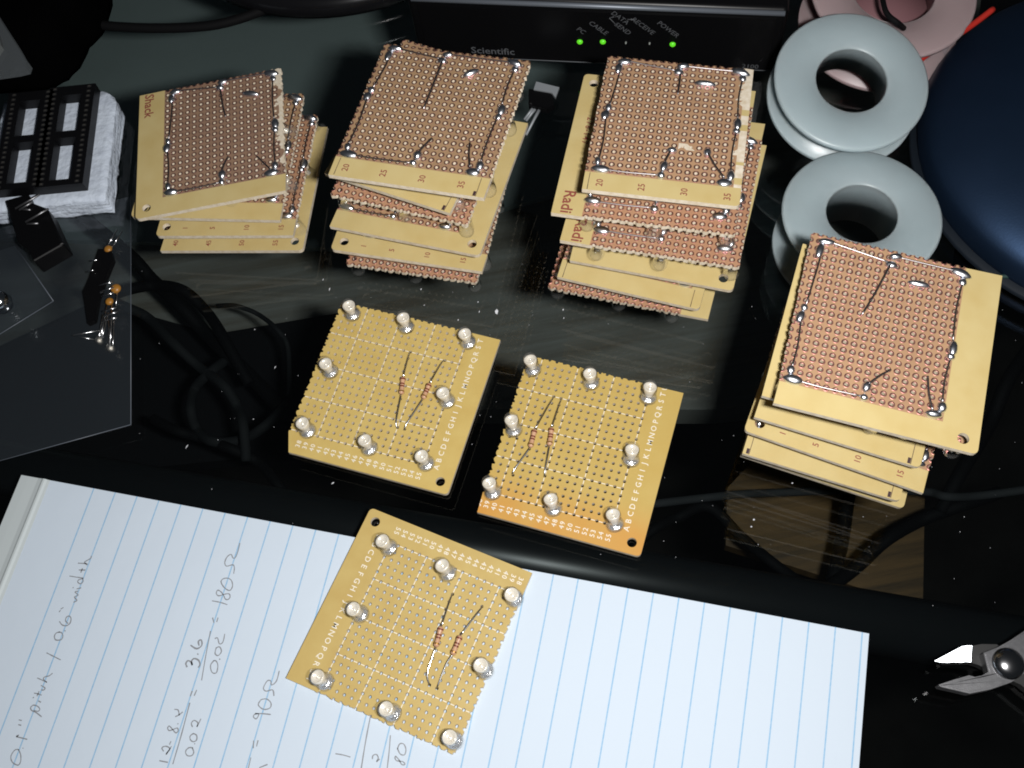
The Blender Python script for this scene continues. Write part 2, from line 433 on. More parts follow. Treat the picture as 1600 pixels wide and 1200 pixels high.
    W = [[(uL+.9, v0-.05, .45), ((uL+BMu)/2, v0-.1, .4), (BMu-.2, v0, .5)], [(uL, v0+1.4, .6), (uL+.1, (v0+vM)/2, .5), (uL-.15, vM-.9, .6)],
         [(uL+.05, vM+.9, .6), (uL+.45, vT-3, .5), (uL+.4, vT-1.4, .6)], [(uL+1.2, vT+.1, .6), ((uL+TMu)/2, vT-.25, .5), (TMu-.3, vT-.75, .5)],
         [(TMu+.5, vT+.2, .5), ((TMu+uR)/2, vT+.15, .45), (uR-.3, vT+.1, .6)], [(uR+.25, vT-1.2, .6), (uR+.05, (vT+vM)/2, .45), (uR+.2, vM+.9, .6)],
         [(uR+.2, vM-1.4, .6), (uR+.0, vM/2, .45), (uR+.1, v0+1.6, .6)]]
    for p in W: wire(root, p)
    if full:
        for p in l['stubs']: wire(root, p, .33)
        for (u, v, sx, sy, h, r) in l.get('extra', ()): joint(root, u, v, sx, sy, h, r)
    sp = {'BL': (uL+.5, v0+.3), 'B': (BMu+.5, v0+.2), 'BR': (uR-.2, v0+.3), 'L': (uL+.2, vM), 'R': (uR, vM), 'TL': (uL+.5, vT-.3), 'T': (TMu+.5, vT-.3), 'TR': (uR-.2, vT-.4)}
    hu0, hu1, hv0, hv1 = spec['holes']
    for k, (u, v) in sp.items():
        if k not in leds: continue
        if 'R' in k and spec['r'] == 'cut': u = hu1-.15
        if 'L' in k and spec['l'] == 'cut': u = hu0+.2
        if 'B' in k and spec['b'] == 'cut': v = hv0+.45
        ox = (-1 if 'L' in k else 1 if 'R' in k else 0); oy = (-1 if 'B' in k else 1 if 'T' in k else 0)
        a = Vector((ox*lean+rnd.uniform(-.1,.1), oy*lean+rnd.uniform(-.1,.1), -1))
        led(root, *uv(u, v, -TH-.25), a, rnd.uniform(0, 6), l.get('ls', .98), .5)
    return root
# ================================================================ the setting: table and what lies under its glass
GLASS = clear('table_glass', (.80,.83,.83), 1.5, 0.0)
SHELFM = mat('grey_laminate', (.3,.3,.28), .6)
def grain(M, c1, c2, ang, sx, sy):
    nt = M.node_tree; b = nt.nodes['Principled BSDF']
    tc = nt.nodes.new('ShaderNodeTexCoord'); mp = nt.nodes.new('ShaderNodeMapping')
    mp.inputs['Rotation'].default_value = (0, 0, ang); mp.inputs['Scale'].default_value = (sx, sy, .01)
    n = nt.nodes.new('ShaderNodeTexNoise'); n.inputs['Scale'].default_value = 1; n.inputs['Detail'].default_value = 6; n.inputs['Roughness'].default_value = .65
    cr = nt.nodes.new('ShaderNodeValToRGB'); cr.color_ramp.elements[0].position = .35; cr.color_ramp.elements[1].position = .68
    cr.color_ramp.elements[0].color = (*c1, 1); cr.color_ramp.elements[1].color = (*c2, 1)
    nt.links.new(tc.outputs['Object'], mp.inputs[0]); nt.links.new(mp.outputs[0], n.inputs['Vector'])
    nt.links.new(n.outputs['Fac'], cr.inputs[0]); nt.links.new(cr.outputs[0], b.inputs['Base Color'])
    return M
grain(SHELFM, (.15,.135,.11), (.26,.265,.245), .32, .008, .11)
PANELM = mat('grey_panel', (.34,.40,.39), .7, spec=.2, noise=(.01,.3,.7,(.29,.34,.33)), bump=(.3,.1,.4))
WOODM = grain(mat('brown_wood', (.2,.1,.04), .55), (.06,.035,.013), (.20,.11,.036), .42, .012, .16)
FLOORM = mat('dark_carpet', (.03,.027,.024), .95, spec=.1, noise=(.02,.3,.7,(.05,.045,.04)))
bm = bmesh.new(); box(bm, -1500, 1500, -1500, 1500, -735, -730)
tag(add('floor', tomesh('floor', bm, mats=[FLOORM])), None, None, kind='structure')
table = thing('glass_table', 'black framed glass table that everything in the picture lies on', 'table', (0,0,-730))
def tpart(name, bm, M, smooth=False): return add(name, tomesh(name, bm, smooth, [M]), table, (0,0,730))
bm = bmesh.new(); box(bm, -420, 520, -330, 560, -6, 0); tpart('glass_top', bm, GLASS)
bm = bmesh.new()
sh = [at(-260,640,-150), at(700,640,-150), at(1120,640,-150), at(1470,600,-150), at(1500,300,-150), Vector((420,420,-150)), Vector((300,640,-150)), Vector((-420,640,-150))]
prism(bm, [(p.x, p.y) for p in sh], -168, -150); tpart('lower_shelf', bm, SHELFM)
bm = bmesh.new(); q = [at(-160,372,-150), at(560,395,-150), at(900,300,-150), Vector((300,420,-150)), Vector((300,600,-150)), Vector((-400,600,-150))]
prism(bm, [(p.x, p.y) for p in q], -149.9, -146); tpart('back_panel', bm, PANELM)
bm = bmesh.new(); a, b = at(-700,610,-22), at(2300,1143,-22); a.z = b.z = -18
tube(bm, [a, b], 10, 20); tpart('frame_rail', bm, mat('black_tube', (.008,.009,.010), .36, spec=.3))
for (x, y) in ((-390,-300),(490,-300),(-390,530),(490,530)):
    bm = bmesh.new(); tube(bm, [(x,y,-730),(x,y,-6.2)], 16, 16); tpart('leg', bm, BLACKP)
wb = thing('wooden_panel', 'brown wood grained panel seen through the glass below the right stack', 'panel', (0,0,-730))
bm = bmesh.new(); q = [at(1137,762,-150), at(1134,852,-150), at(1442,950,-150), at(1446,700,-150), at(1250,640,-150)]
prism(bm, [(p.x, p.y) for p in reversed(q)], -158, -150)
wp = add('panel_board', tomesh('panel_board', bm, mats=[WOODM]), wb, (0,0,730))
bm = bmesh.new(); cx = sum((p.x for p in q))/5; cy = sum((p.y for p in q))/5; box(bm, cx-8, cx+8, cy-8, cy+8, -730, -158.2); add('panel_post', tomesh('panel_post', bm, mats=[BLACKP]), wb, (0,0,730))
bm = bmesh.new(); q = [at(-40,560,-140), at(150,470,-140), at(336,522,-140), at(529,489,-140), at(640,505,-140), at(640,690,-140), at(-60,760,-140)]
prism(bm, [(p.x, p.y) for p in reversed(q)], -149.9, -140)
tag(add('folder', tomesh('folder', bm, mats=[mat('black_card', (.006,.006,.007), .8, spec=.15)])), 'flat black folder on the shelf under the left half of the glass', 'folder')
def cable(pts, r, M, label, z=-90, group='cables under the glass'):
    P3 = [at(x, y, z + (6 if i % 2 else 0)) for i, (x, y) in enumerate(pts)]
    bm = bmesh.new(); tube(bm, smoothpts(P3, 6), r, 10)
    tag(add('cable', tomesh('cable', bm, mats=[M])), label, 'cable', group)
CB = mat('black_cable', (.0035,.0035,.004), .75, spec=.12); CG = mat('grey_cable', (.032,.034,.036), .75, spec=.1)
CG2 = mat('dark_grey_cable', (.015,.016,.017), .75, spec=.1)
cable([(120,330),(203,399),(238,437),(279,475),(317,516),(358,557),(390,586),(440,640)], 3.2, CB, 'thick black cable running diagonally below the left stack, under the glass', -100)
cable([(150,470),(200,453),(241,446),(285,453),(320,484),(346,522),(390,600)], 2.6, CB, 'black cable arching over the diagonal one, under the glass at left', -92)
cable([(140,455),(200,481),(232,497),(270,535),(311,573),(349,602),(371,636),(380,665),(385,720)], 2.2, CG2, 'dark grey cable sloping down past the clear bag, under the glass', -80)
cable([(350,565),(327,583),(304,608),(298,640),(308,671),(333,690),(377,687),(415,665),(450,630)], 2.2, CG2, 'grey cable curled into a half loop under the glass left of the boards', -84)
cable([(240,655),(279,674),(314,684),(358,700),(403,722),(434,757),(460,800)], 2.2, CB, 'black cable below the curled grey one, under the glass', -84)
cable([(340,478),(368,478),(403,491),(434,516),(450,545),(452,620)], 1.1, CG2, 'thin grey wire bending down under the glass left of the first lying board', -84)
cable([(985,792),(1032,786),(1100,778),(1160,772),(1212,770),(1330,766),(1444,768),(1480,776),(1536,774),(1640,760)], 1.7, CG, 'pale grey cable crossing under the glass below the right stack', -90)
cable([(985,860),(1020,828),(1060,808),(1108,792),(1160,840),(1208,880),(1256,916),(1300,960)], 2.3, CB, 'black cable peaking at the left end of the brown wood panel', -110)
cable([(1330,740),(1324,780),(1316,840),(1304,896),(1290,960)], 3.0, CB, 'upright black cable crossing the brown wood panel', -112)
cable([(1560,770),(1500,790),(1440,812),(1384,844),(1336,888),(1280,928),(1230,960)], 2.8, CB, 'slanting black cable on the right end of the brown wood panel', -104)
cable([(1640,500),(1577,591),(1548,660),(1500,740),(1470,800)], 3.0, CB, 'black cable running down right of the right stack, under the glass', -100)
# ================================================================ note pad
PAPER = mat('ruled_paper', (.565,.643,.73), .7, spec=.25, bump=(.035,.35,1.2))
nt = PAPER.node_tree; bsdf = nt.nodes['Principled BSDF']
tc = nt.nodes.new('ShaderNodeTexCoord'); sep = nt.nodes.new('ShaderNodeSeparateXYZ'); nt.links.new(tc.outputs['Object'], sep.inputs[0])
def mth(op, a, b=None, c=None):
    n = nt.nodes.new('ShaderNodeMath'); n.operation = op
    for i, v in enumerate((a, b, c)):
        if v is None: continue
        if isinstance(v, (int, float)): n.inputs[i].default_value = v
        else: nt.links.new(v, n.inputs[i])
    return n.outputs[0]
t_ = mth('DIVIDE', mth('SUBTRACT', sep.outputs[0], 27.14), 7.915)
fr = mth('ABSOLUTE', mth('SUBTRACT', t_, mth('ROUND', t_)))
line = mth('MULTIPLY', mth('LESS_THAN', fr, .028), mth('GREATER_THAN', sep.outputs[0], 24))
nz = nt.nodes.new('ShaderNodeTexNoise'); nz.inputs['Scale'].default_value = .9; nt.links.new(tc.outputs['Object'], nz.inputs['Vector'])
line = mth('MULTIPLY', line, mth('ADD', mth('MULTIPLY', nz.outputs['Fac'], .6), .45))
x = nt.nodes.new('ShaderNodeMix'); x.data_type = 'RGBA'; x.inputs[6].default_value = (.565,.643,.73,1); x.inputs[7].default_value = (.20,.42,.64,1)
nt.links.new(line, x.inputs[0]); nt.links.new(x.outputs[2], bsdf.inputs['Base Color'])
pa = at(33, 742, 1.0); pb = at(1358, 990, 1.0); PANG = math.atan2(pb.y-pa.y, pb.x-pa.x); PL = (pb-pa).length
pad = thing('notepad', 'white ruled writing pad with pencilled sums lying along the front edge', 'notepad', (pa.x, pa.y, 0), (0,0,PANG))
bm = bmesh.new(); box(bm, 9.3, PL, -216, 0, 0, 1.0); add('sheet', tomesh('sheet', bm, mats=[PAPER]), pad)
bm = bmesh.new(); nseg = 10
prof = [(0,.0),(0,.9),(3,1.02),(6.5,1.06),(8.0,1.35),(8.7,1.75),(9.3,1.7),(10.0,1.25),(11.0,1.04),(11.0,1.0),(9.3,1.0),(9.3,0)]
A_ = [bm.verts.new((px, -216, pz)) for px, pz in prof]; B_ = [bm.verts.new((px, 0, pz)) for px, pz in prof]
for i in range(len(prof)-1): bm.faces.new((A_[i], B_[i], B_[i+1], A_[i+1]))
bm.faces.new(list(reversed(B_))); bm.faces.new(A_)
bmesh.ops.recalc_face_normals(bm, faces=bm.faces)
add('binding_strip', tomesh('binding_strip', bm, mats=[mat('pad_binding', (.50,.55,.56), .6, spec=.25, bump=(.08,.1,.3))]), pad)
pinv = (Matrix.Translation((pa.x, pa.y, 0)) @ Matrix.Rotation(PANG, 4, 'Z')).inverted()
def strokes(ox, oy, sc, lst, bm, wd=.36):
    for st in lst:
        pts = [pinv @ at(ox + x/sc, oy + y/sc, 1.0) for x, y in st]
        pts = smoothpts(pts, 4) if len(pts) > 2 else pts
        L_, R2 = [], []
        for i, p in enumerate(pts):
            t = pts[min(i+1, len(pts)-1)] - pts[max(i-1, 0)]
            nrm = Vector((-t.y, t.x, 0)).normalized()*wd*.5*random.uniform(.75, 1.2)
            L_.append(bm.verts.new((p.x+nrm.x, p.y+nrm.y, 1.02))); R2.append(bm.verts.new((p.x-nrm.x, p.y-nrm.y, 1.02)))
        for i in range(len(pts)-1): bm.faces.new((L_[i], R2[i], R2[i+1], L_[i+1]))
bm = bmesh.new()
strokes(0,1020,6.667,[[(200,1010),(160,1010),(120,1060),(115,1110),(140,1150),(190,1170),(215,1130),(215,1060),(192,1008)],[(236,990),(244,998)],[(172,880),(195,858),(170,872),(230,888),(285,902)],[(190,748),(222,756)],[(195,698),(228,706)],
 [(435,668),(380,625),(330,600),(320,570),(350,545),(395,560),(415,588),(395,610),(350,600)],[(398,500),(428,516)],[(343,464),(352,470)],[(355,420),(395,428),(435,442)],[(408,400),(385,452)],[(425,340),(455,355),(470,372),(455,388),(430,386)],
 [(388,262),(440,285),(490,308),(460,285),(452,265),(470,250),(512,240),(548,212)],[(485,0),(560,38),(632,74)]],bm)
strokes(0,850,8,[[(745,1100),(700,1115),(680,1160),(700,1200),(765,1195),(787,1150),(770,1110),(735,1100)],[(808,1080),(818,1092)],[(742,965),(775,1010),(830,1022),(875,990),(888,930),(862,900),(828,920),(820,960),(850,995)],[(738,850),(758,828)],[(758,815),(795,792)],
 [(918,728),(962,705),(930,662),(978,640),(938,600),(978,590)],[(958,562),(1015,548)],[(908,543),(920,548)],[(868,400),(960,415),(1045,426)],[(1040,430),(985,448),(972,475),(1005,498),(1038,470),(1032,432)],[(985,325),(1068,326)],[(1032,303),(1010,358)],
 [(975,240),(1082,246),(1086,262),(1058,228),(1090,205),(1132,180),(1142,148)]],bm)
strokes(220,840,8,[[(897,1000),(915,1066)],[(966,1000),(948,1056)],[(890,790),(985,808),(1082,838)],[(1030,712),(975,728),(944,700),(960,658),(995,672),(1030,712),(1055,765),(1088,775),(1116,742),(1100,702),(1030,712)],
 [(998,550),(1030,515),(1090,508),(1135,540),(1146,610),(1110,662),(1050,630),(1012,580),(1002,545)],[(1160,452),(1170,380),(1150,340),(1072,357),(1050,310),(1080,240),(1130,210),(1150,252),(1182,250),(1215,170),(1238,68)]],bm)
strokes(220,960,5,[[(145,1143),(212,1156)],[(178,1070),(165,1042),(198,1030),(228,1050),(205,1080),(200,1092),(240,1030)],[(236,990),(224,1018)],[(250,900),(222,908),(210,890),(222,872),(250,900),(272,925),(292,912),(285,888),(250,900)],[(287,852),(293,858)],[(262,742),(292,748),(300,790)],[(268,800),(298,785),(328,762)],[(383,690),(320,930),(250,1170)],
 [(408,1042),(375,1042),(350,1070),(362,1102),(396,1104),(414,1078),(402,1042)],[(418,1008),(424,1014)],[(412,930),(386,950),(388,980),(412,995),(436,980),(436,945),(410,930)],[(405,880),(395,850),(418,828),(446,848),(438,880),(470,815)],[(402,598),(386,640)],[(437,590),(417,636)],
 [(545,130),(510,310),(475,516)],[(572,360),(545,398),(556,452),(590,456),(602,402),(590,366),(568,360)],[(613,346),(620,354)],[(590,260),(580,305),(604,322),(630,290),(616,254),(588,262)],[(578,190),(600,184),(614,230),(642,215),(656,152)],
 [(1016,782),(940,775),(892,780),(880,800),(902,816),(922,780),(892,774)],[(935,672),(918,708),(960,742),(1010,730),(1016,690),(980,660),(935,668)],[(1040,637),(1030,590),(980,600),(958,575),(988,520),(1015,520),(1022,552),(1060,520),(1082,440)],[(882,985),(878,1046)],[(916,984),(904,1032)],[(860,1118),(838,1210)],[(990,1172),(925,1198)]],bm)
strokes(220,960,5,[[(362,412),(352,385),(368,362),(392,372),(402,398)],[(402,398),(398,362),(420,345),(452,360),(462,392),(448,416)],[(442,306),(450,314)],[(388,240),(436,268),(476,242),(472,200),(450,212),(456,244)]],bm,.5)
strokes(500,1080,7.27,[[(175,710),(260,724),(345,748)],[(578,260),(520,560),(468,880)],[(595,772),(602,732),(640,718),(662,758),(642,800),(678,770)],[(800,500),(785,690),(763,880)],[(852,762),(872,790),(940,800),(966,832),(928,832),(898,780),(858,740),(850,765)],[(880,655),(905,600),(950,600),(976,660),(960,722),(910,712),(878,645)]],bm)
tag(add('handwriting', tomesh('handwriting', bm, mats=[mat('pencil', (.24,.25,.27), .5)]), pad), None, None, kind='stuff')
# ================================================================ boards lying face up
COMP2 = mat('phenolic_warm', (.52,.375,.115), .38, spec=.45, noise=(.11,.35,.68,(.50,.35,.10)), bump=(3,.05,.1))
_n = COMP2.node_tree; _b = _n.nodes['Principled BSDF']; _src = _b.inputs['Base Color'].links[0].from_socket     # a toasted stain along the lower margin
_t = _n.nodes.new('ShaderNodeTexCoord'); _s = _n.nodes.new('ShaderNodeSeparateXYZ'); _n.links.new(_t.outputs['Object'], _s.inputs[0])
_r = _n.nodes.new('ShaderNodeMapRange'); _r.interpolation_type = 'SMOOTHSTEP'; _r.inputs[1].default_value = -14; _r.inputs[2].default_value = -33; _n.links.new(_s.outputs[1], _r.inputs[0])
_z = _n.nodes.new('ShaderNodeTexNoise'); _z.inputs['Scale'].default_value = .05; _n.links.new(_t.outputs['Object'], _z.inputs['Vector'])
_m = _n.nodes.new('ShaderNodeMath'); _m.operation = 'MULTIPLY_ADD'; _m.inputs[1].default_value = 1.3; _m.inputs[2].default_value = 0; _m.use_clamp = True
_k = _n.nodes.new('ShaderNodeMath'); _k.operation = 'MULTIPLY'; _n.links.new(_r.outputs[0], _k.inputs[0]); _n.links.new(_z.outputs['Fac'], _k.inputs[1]); _n.links.new(_k.outputs[0], _m.inputs[0])
_x = _n.nodes.new('ShaderNodeMix'); _x.data_type = 'RGBA'; _n.links.new(_m.outputs[0], _x.inputs[0]); _n.links.new(_src, _x.inputs[6]); _x.inputs[7].default_value = (.58,.235,.035,1)
_n.links.new(_x.outputs[2], _b.inputs['Base Color'])
COMP3 = mat('phenolic_component_light', (.53,.395,.145), .38, spec=.45, noise=(.11,.35,.68,(.49,.35,.12)), bump=(3,.05,.1))
def comp_board(label, spec, xy, th, comp, leds, resistors, first):
    root = thing('circuit_board', label, 'circuit board', (xy[0], xy[1], 2.8), (0,0,R_(th)), 'boards lying face up')
    inv = (Matrix.Translation((xy[0], xy[1], 2.8)) @ Matrix.Rotation(R_(th), 4, 'Z')).inverted()
    add('substrate', substrate(spec, False), root, mats=(TAN, FLUX, comp, CUT))
    bm = bmesh.new()
    for i in range(first, 18): text_bm(bm, str(38+i), 2.3, uv(i-.05, -1.7)[:2], math.pi/2, .012, space=1.2, bold=.02, clip=(uv(.02, 0), (-1, 0)) if spec['holes'][0] == 1 and i == 0 else None)
    for i, ch in enumerate('ABCDEFGHIJKLMNOPQRST'): text_bm(bm, ch, 2.6, uv(18.85, i+.05)[:2], math.pi/2, .012, bold=.02)
    if spec['holes'][0] == 1: text_bm(bm, 'U', 2.55, uv(18.85, 20.05)[:2], math.pi/2, .012, clip=(uv(18.8, 19.96), (0, 1)))
    u0, u1 = spec['holes'][:2]; z = .012
    def dash(a, b):
        (x0, y0, _), (x1, y1, _) = uv(*a), uv(*b); hx = .13 if x0 == x1 else 0; hy = .13 if y0 == y1 else 0
        bm.faces.new([bm.verts.new(p) for p in ((x0-hx, y0-hy, z), (x1+(hx if hx else 0), y1-hy, z), (x1+hx, y1+hy, z), (x0-hx, y0+hy if hy else y1, z))]) if hy else \
        bm.faces.new([bm.verts.new(p) for p in ((x0-hx, y0, z), (x0+hx, y0, z), (x0+hx, y1, z), (x0-hx, y1, z))])
    for v in (0, 5, 10, 15):
        for u in range(u0-1, 17): dash((u+.25, v), (u+.75, v))
    for u in (2, 7, 12, 17):
        for v in range(0, 20):
            if u >= u0: dash((u, v+.25), (u, v+.75))
    tag(add('printed_legend', tomesh('printed_legend', bm, mats=[INKW]), root), None, None, kind='stuff')
    for (hx, hy, bx, by) in leds:
        b = inv @ at(bx, by, 3.3); h = inv @ at(hx, hy, 9.6)
        led(root, b.x, b.y, .1, h-b, random.uniform(0, 6))
    for r in resistors:
        p = [inv @ at(x, y, 2.8+z) for x, y, z in r]
        bm = bmesh.new(); tube(bm, [p[0]-Vector((0,0,1.5))] + smoothpts([p[0], p[0]*.7+p[1]*.3+Vector((0,0,.5)), p[1]], 4), .29, 7)
        bm2 = bmesh.new(); tube(bm2, smoothpts([p[2]] + p[3:], 5) + [p[-1]-Vector((0,0,1.5))], .29, 7)
        ro = add('resistor', None, root, p[1].lerp(p[2], .5)); d = p[2]-p[1]; L = d.length
        for b_ in (bm, bm2):
            for v in b_.verts: v.co -= p[1].lerp(p[2], .5)
            add('lead', tomesh('lead', b_, mats=[BRIGHT]), ro)
        bm = bmesh.new(); h = L/2; mx = d.normalized().to_track_quat('Z', 'Y').to_matrix().to_4x4()
        lathe(bm, [(0,-h),(.5,-h+.05),(.85,-h+.35),(.97,-h+.9),(.93,-h+1.3),(.8,-h+1.8),(.8,h-1.8),(.93,h-1.3),(.97,h-.9),(.85,h-.35),(.5,h-.05),(0,h)], 14, 0, mx)
        add('body', tomesh('body', bm, mats=[RESB]), ro)
        for t, M, rad in ((-h+.95, RESD, .985), (-.55, RESD, .815), (.35, RESD, .815), (h-1.0, RESG, .985)):
            bm = bmesh.new(); lathe(bm, [(rad, t-.24), (rad+.01, t), (rad, t+.24)], 14, 0, mx); add('colour_band', tomesh('colour_band', bm, mats=[M]), ro)
    for (u, v) in ((.5,0),(8.5,0),(16.5,.5),(.3,18.5),(8.5,18.5),(16.5,18.3),(16.6,9.5)):
        o = add('solder_joint', BLOB[0], root, uv(u, v, -1.55), (math.pi, 0, 0)); o.scale = (1.3, 1.1, .42 if xy[1] < -60 else 1.1)
    return root
OX, OY = 9, 10
comp_board('lit tan perforated board with white dashed grid lying below the middle stack', dict(holes=(-1,17,0,19), l='cut', r=21.4, b=-3.15, t='cut', mount=((19.93,-1.68),), lb=-.85, seed=11), (0,0), -26.35, COMP,
 [(543.75,475,551.9,493),(628.75,493.75,635.6,513),(725,518.75,732.5,537),(506.9,565.6,517.5,582.5),(690.6,611.25,700,628.75),(470.6,658.75,482.5,675),(568.1,685,578.75,702.5),(656.9,710,667.5,726)],
 [[(640.6,550,0),(630,589,1.6),(626.9,616,1.6),(619.4,655,1.0),(620,669,0)],[(693,563,0),(671.5,599,1.6),(661,623,1.6),(636.25,661,.9),(631.9,672,0)]], 0)
comp_board('orange tinted perforated board lying right of the other two face up boards', dict(holes=(1,17,0,19), l='cut', r=21.35, b=-3.0, t='cut', mount=((19.91,-1.5),), seed=12), (57.147,-32.133), -26.56, COMP2,
 [(827.5,558.75,833.75,580),(921.25,580.6,924.4,600.6),(1016.25,601.25,1012.5,623.75),(798,652.5,803.75,674.4),(988,698.75,985.5,721),(763,751.25,771.25,771.9),(859.4,776.25,865.6,797.5),(956.9,800,961.9,821.9)],
 [[(865.6,620,0),(835.8,671,1.6),(828.6,699,1.6),(803.75,733.75,.9),(800.6,742,0)],[(877.5,622.5,0),(862,668,1.6),(858.6,696,1.6),(851.9,732.5,.9),(850.6,744,0)]], 0)
comp_board('tan perforated board turned upside down, lying across the ruled writing pad', dict(holes=(0,17,0,19), l='cut', r=21.5, b=-3.2, t='cut', mount=((20.1,-1.7),), seed=13), (-3.51,-88.8), 147.17, COMP3,
 [(595,842.5,610,857.5),(688.75,880.6,701.25,897.5),(798.75,928.1,805,936),(550,950,565,960.5),(493.75,1056.25,510,1066.25),(750,1038.1,759,1048.5),(601.25,1106.25,615,1115),(701.25,1151.25,711,1158)],
 [[(706.9,928,0),(689.5,979,1.6),(681,1011,1.6),(668,1051,1.0),(670.6,1069.4,0)],[(754.4,947.5,0),(719.5,993,1.6),(707,1023.5,1.6),(697.5,1037.5,1.2),(682.5,1075,0)]], 0)
OX, OY = 8, 9
# ================================================================ the four stacks, solder side up
UP, DN = math.pi/2, -math.pi/2
def nums(lst, sz=2.3, v=-2.0): return [(s, u, v, sz, UP) for s, u in lst]
right = lambda l, **k: dict(holes=(0,17,0,18), l=l, r=21.3, b=-3.3, t='cut', mount=((19.8,-1.75),), **k)
# ---- left stack
G1, G2, G3, G4 = ('circuit boards in the left stack', 'circuit boards in the second stack', 'circuit boards in the third stack', 'circuit boards in the right stack')
copper_board('S1a', 'uppermost board of the left stack, tilted, with a splintered pale right edge', dict(holes=(0,16,0,18), l=-4.32, r='cut', b=-3.4, t='cut', mount=((-2.78,-1.8),), nopad=((16,17.5,11,13),(17,18,2,20),(16,17.5,16,20),(16,17.5,6,9)), bare=((16.6,19,1,21),(15.7,19,15.8,21),(15.9,19,5.6,9.4),(16.2,19,11,12.6)), seed=21), (-46.0,98.3,28.6,-1.72,-2.27,-2.96),
 [('RadioShack', -2.9, 18.9, 4.8, DN, dict(bold=.09, clip=(uv(0,18.9), (0,1))))], dict(uL=.3, uR=15.6, bm=8, tm=8, vM=8.6, vT=18.2, cu=12.4, cv=15.1, cr=-.3, stubs=[[(8,17.2,.8),(8.3,14,.5),(8.7,11.6,.3)],[(8.1,1.7,.9),(8.5,3,.8),(9,4.3,.3)],[(15.1,.4,.8),(14,2,.5),(13.1,3.4,.3)]]), True, ('BL','BR','B','L','R'), .9, flux=FLUXD, group=G1)
copper_board('S1b', 'second board down the left stack, plain lower margin under the tilted top board', dict(holes=(0,16,0,18), l=-4.3, r='cut', b=-3.3, t='cut', mount=((-2.8,-1.75),), seed=22), (-44.1,95.9,22.4,-13.07,-1.38,1.07), (), dict(uR=15.8, bm=10, ls=.5), False, (), .9, group=G1)
copper_board('S1c', 'third board down the left stack, numbered 1, 5, 10 and 15 along its margin', dict(holes=(0,15,0,18), l=-4.0, r='cut', b=-3.35, t='cut', mount=((-2.75,-1.75),), seed=23), (-38.9,91.8,14.3,-12.97,-4.72,-1.44),
 nums([('1',.1),('5',4.1),('10',9.1),('15',14.1)], 2.6), dict(uR=15.1), False, ('R','BR','TR'), .5, flux=FLUXP, group=G1)
copper_board('S1d', 'lowest board of the left stack, numbered 40 to 55, hole at right corner', dict(holes=(1,17,0,18), l='cut', r=21.2, b=-3.3, t='cut', mount=((19.8,-1.75),), seed=24), (-49.6,92.4,7.8,-13.82,-2.79,-2.81),
 nums([('40',2),('45',7),('50',12),('55',17)], 2.6), dict(uL=1), False, ('L','T'), .9, group=G1)
# ---- second stack
copper_board('S2a', 'top board of the second stack, margin numbered 20 to 35 below dark ringed pads', dict(holes=(-1,17,0,18), l='cut', r='cut', b=-3.45, t='cut', seed=31), (32.2,64.5,60.7,-24.15,-3.9,-2.48),
 nums([('20',-.2),('25',4.75),('30',9.75),('35',14.75)], 2.9), dict(uL=-1, uR=16.1, bm=8, tm=6.6, vM=10.2, vT=18.1, cu=11, cv=15.6, cr=.7, stubs=[[(6.7,17,.8),(6.65,13,.5),(6.6,8.7,.3)],[(8.2,1.6,.9),(8.6,2.8,.8),(9.1,4.3,.3)],[(15.1,.6,.8),(14.4,2.6,.5),(14,4.4,.3)]]), True, ('BR','R'), .15, ((-1.35,-3.3,-.6,.2),(16.9,-3.4,-.6,-1.6)), group=G2)
copper_board('S2b', 'second board down the second stack, twisted clockwise under the top one', dict(holes=(0,16,0,19), l='cut', r='cut', b=-3.3, t='cut', seed=32), (29.0,69.9,50.4,-33.32,.33,-1.52), (), dict(uR=16), False, ('BR','R','TR'), .16, ((16.2,-3.2,-.6,-1.6),), group=G2)
copper_board('S2c', 'third board down the second stack, with a notched copper edge and clear lamps below it', dict(holes=(0,17,0,18), l='cut', r='cut', b='cut', t='cut', seed=33), (24.2,66.7,40.4,-26.35,0,0), (), dict(v0=2), False, ('BL','B','BR','R'), .16, flux=FLUXP, group=G2)
copper_board('S2d', 'fourth board down the second stack, plain margin, hole at its lower right corner', dict(holes=(1,17,0,18), l='cut', r=21.3, b=-3.3, t='cut', mount=((19.8,-1.75),), seed=34), (21.2,69.2,28.6,-26.2,-1.24,-2.56), (), dict(uL=.8), False, (), .15, flux=FLUXM, group=G2)
copper_board('S2e', 'fifth board down the second stack, numbered 1, 5, 10, hole at left corner', dict(holes=(0,16,0,18), l=-4.3, r='cut', b=-3.3, t='cut', mount=((-2.8,-1.75),), seed=35), (27.7,63.6,18.5,-21.51,-3.93,.03), nums([('1',.1),('5',4.1),('10',9.1),('15',14.1)], 2.6), None, False, ('R','BR'), .16, group=G2)
copper_board('S2f', 'lowest board of the second stack, a strip of copper rings with a toothed edge', dict(holes=(0,17,0,18), l='cut', r='cut', b='cut', t='cut', seed=36), (20.7,61.6,9.6,-21.91,.44,-1.24), (), dict(v0=1.2), False, ('BL','B','BR','L'), .16, flux=FLUXP, group=G2)
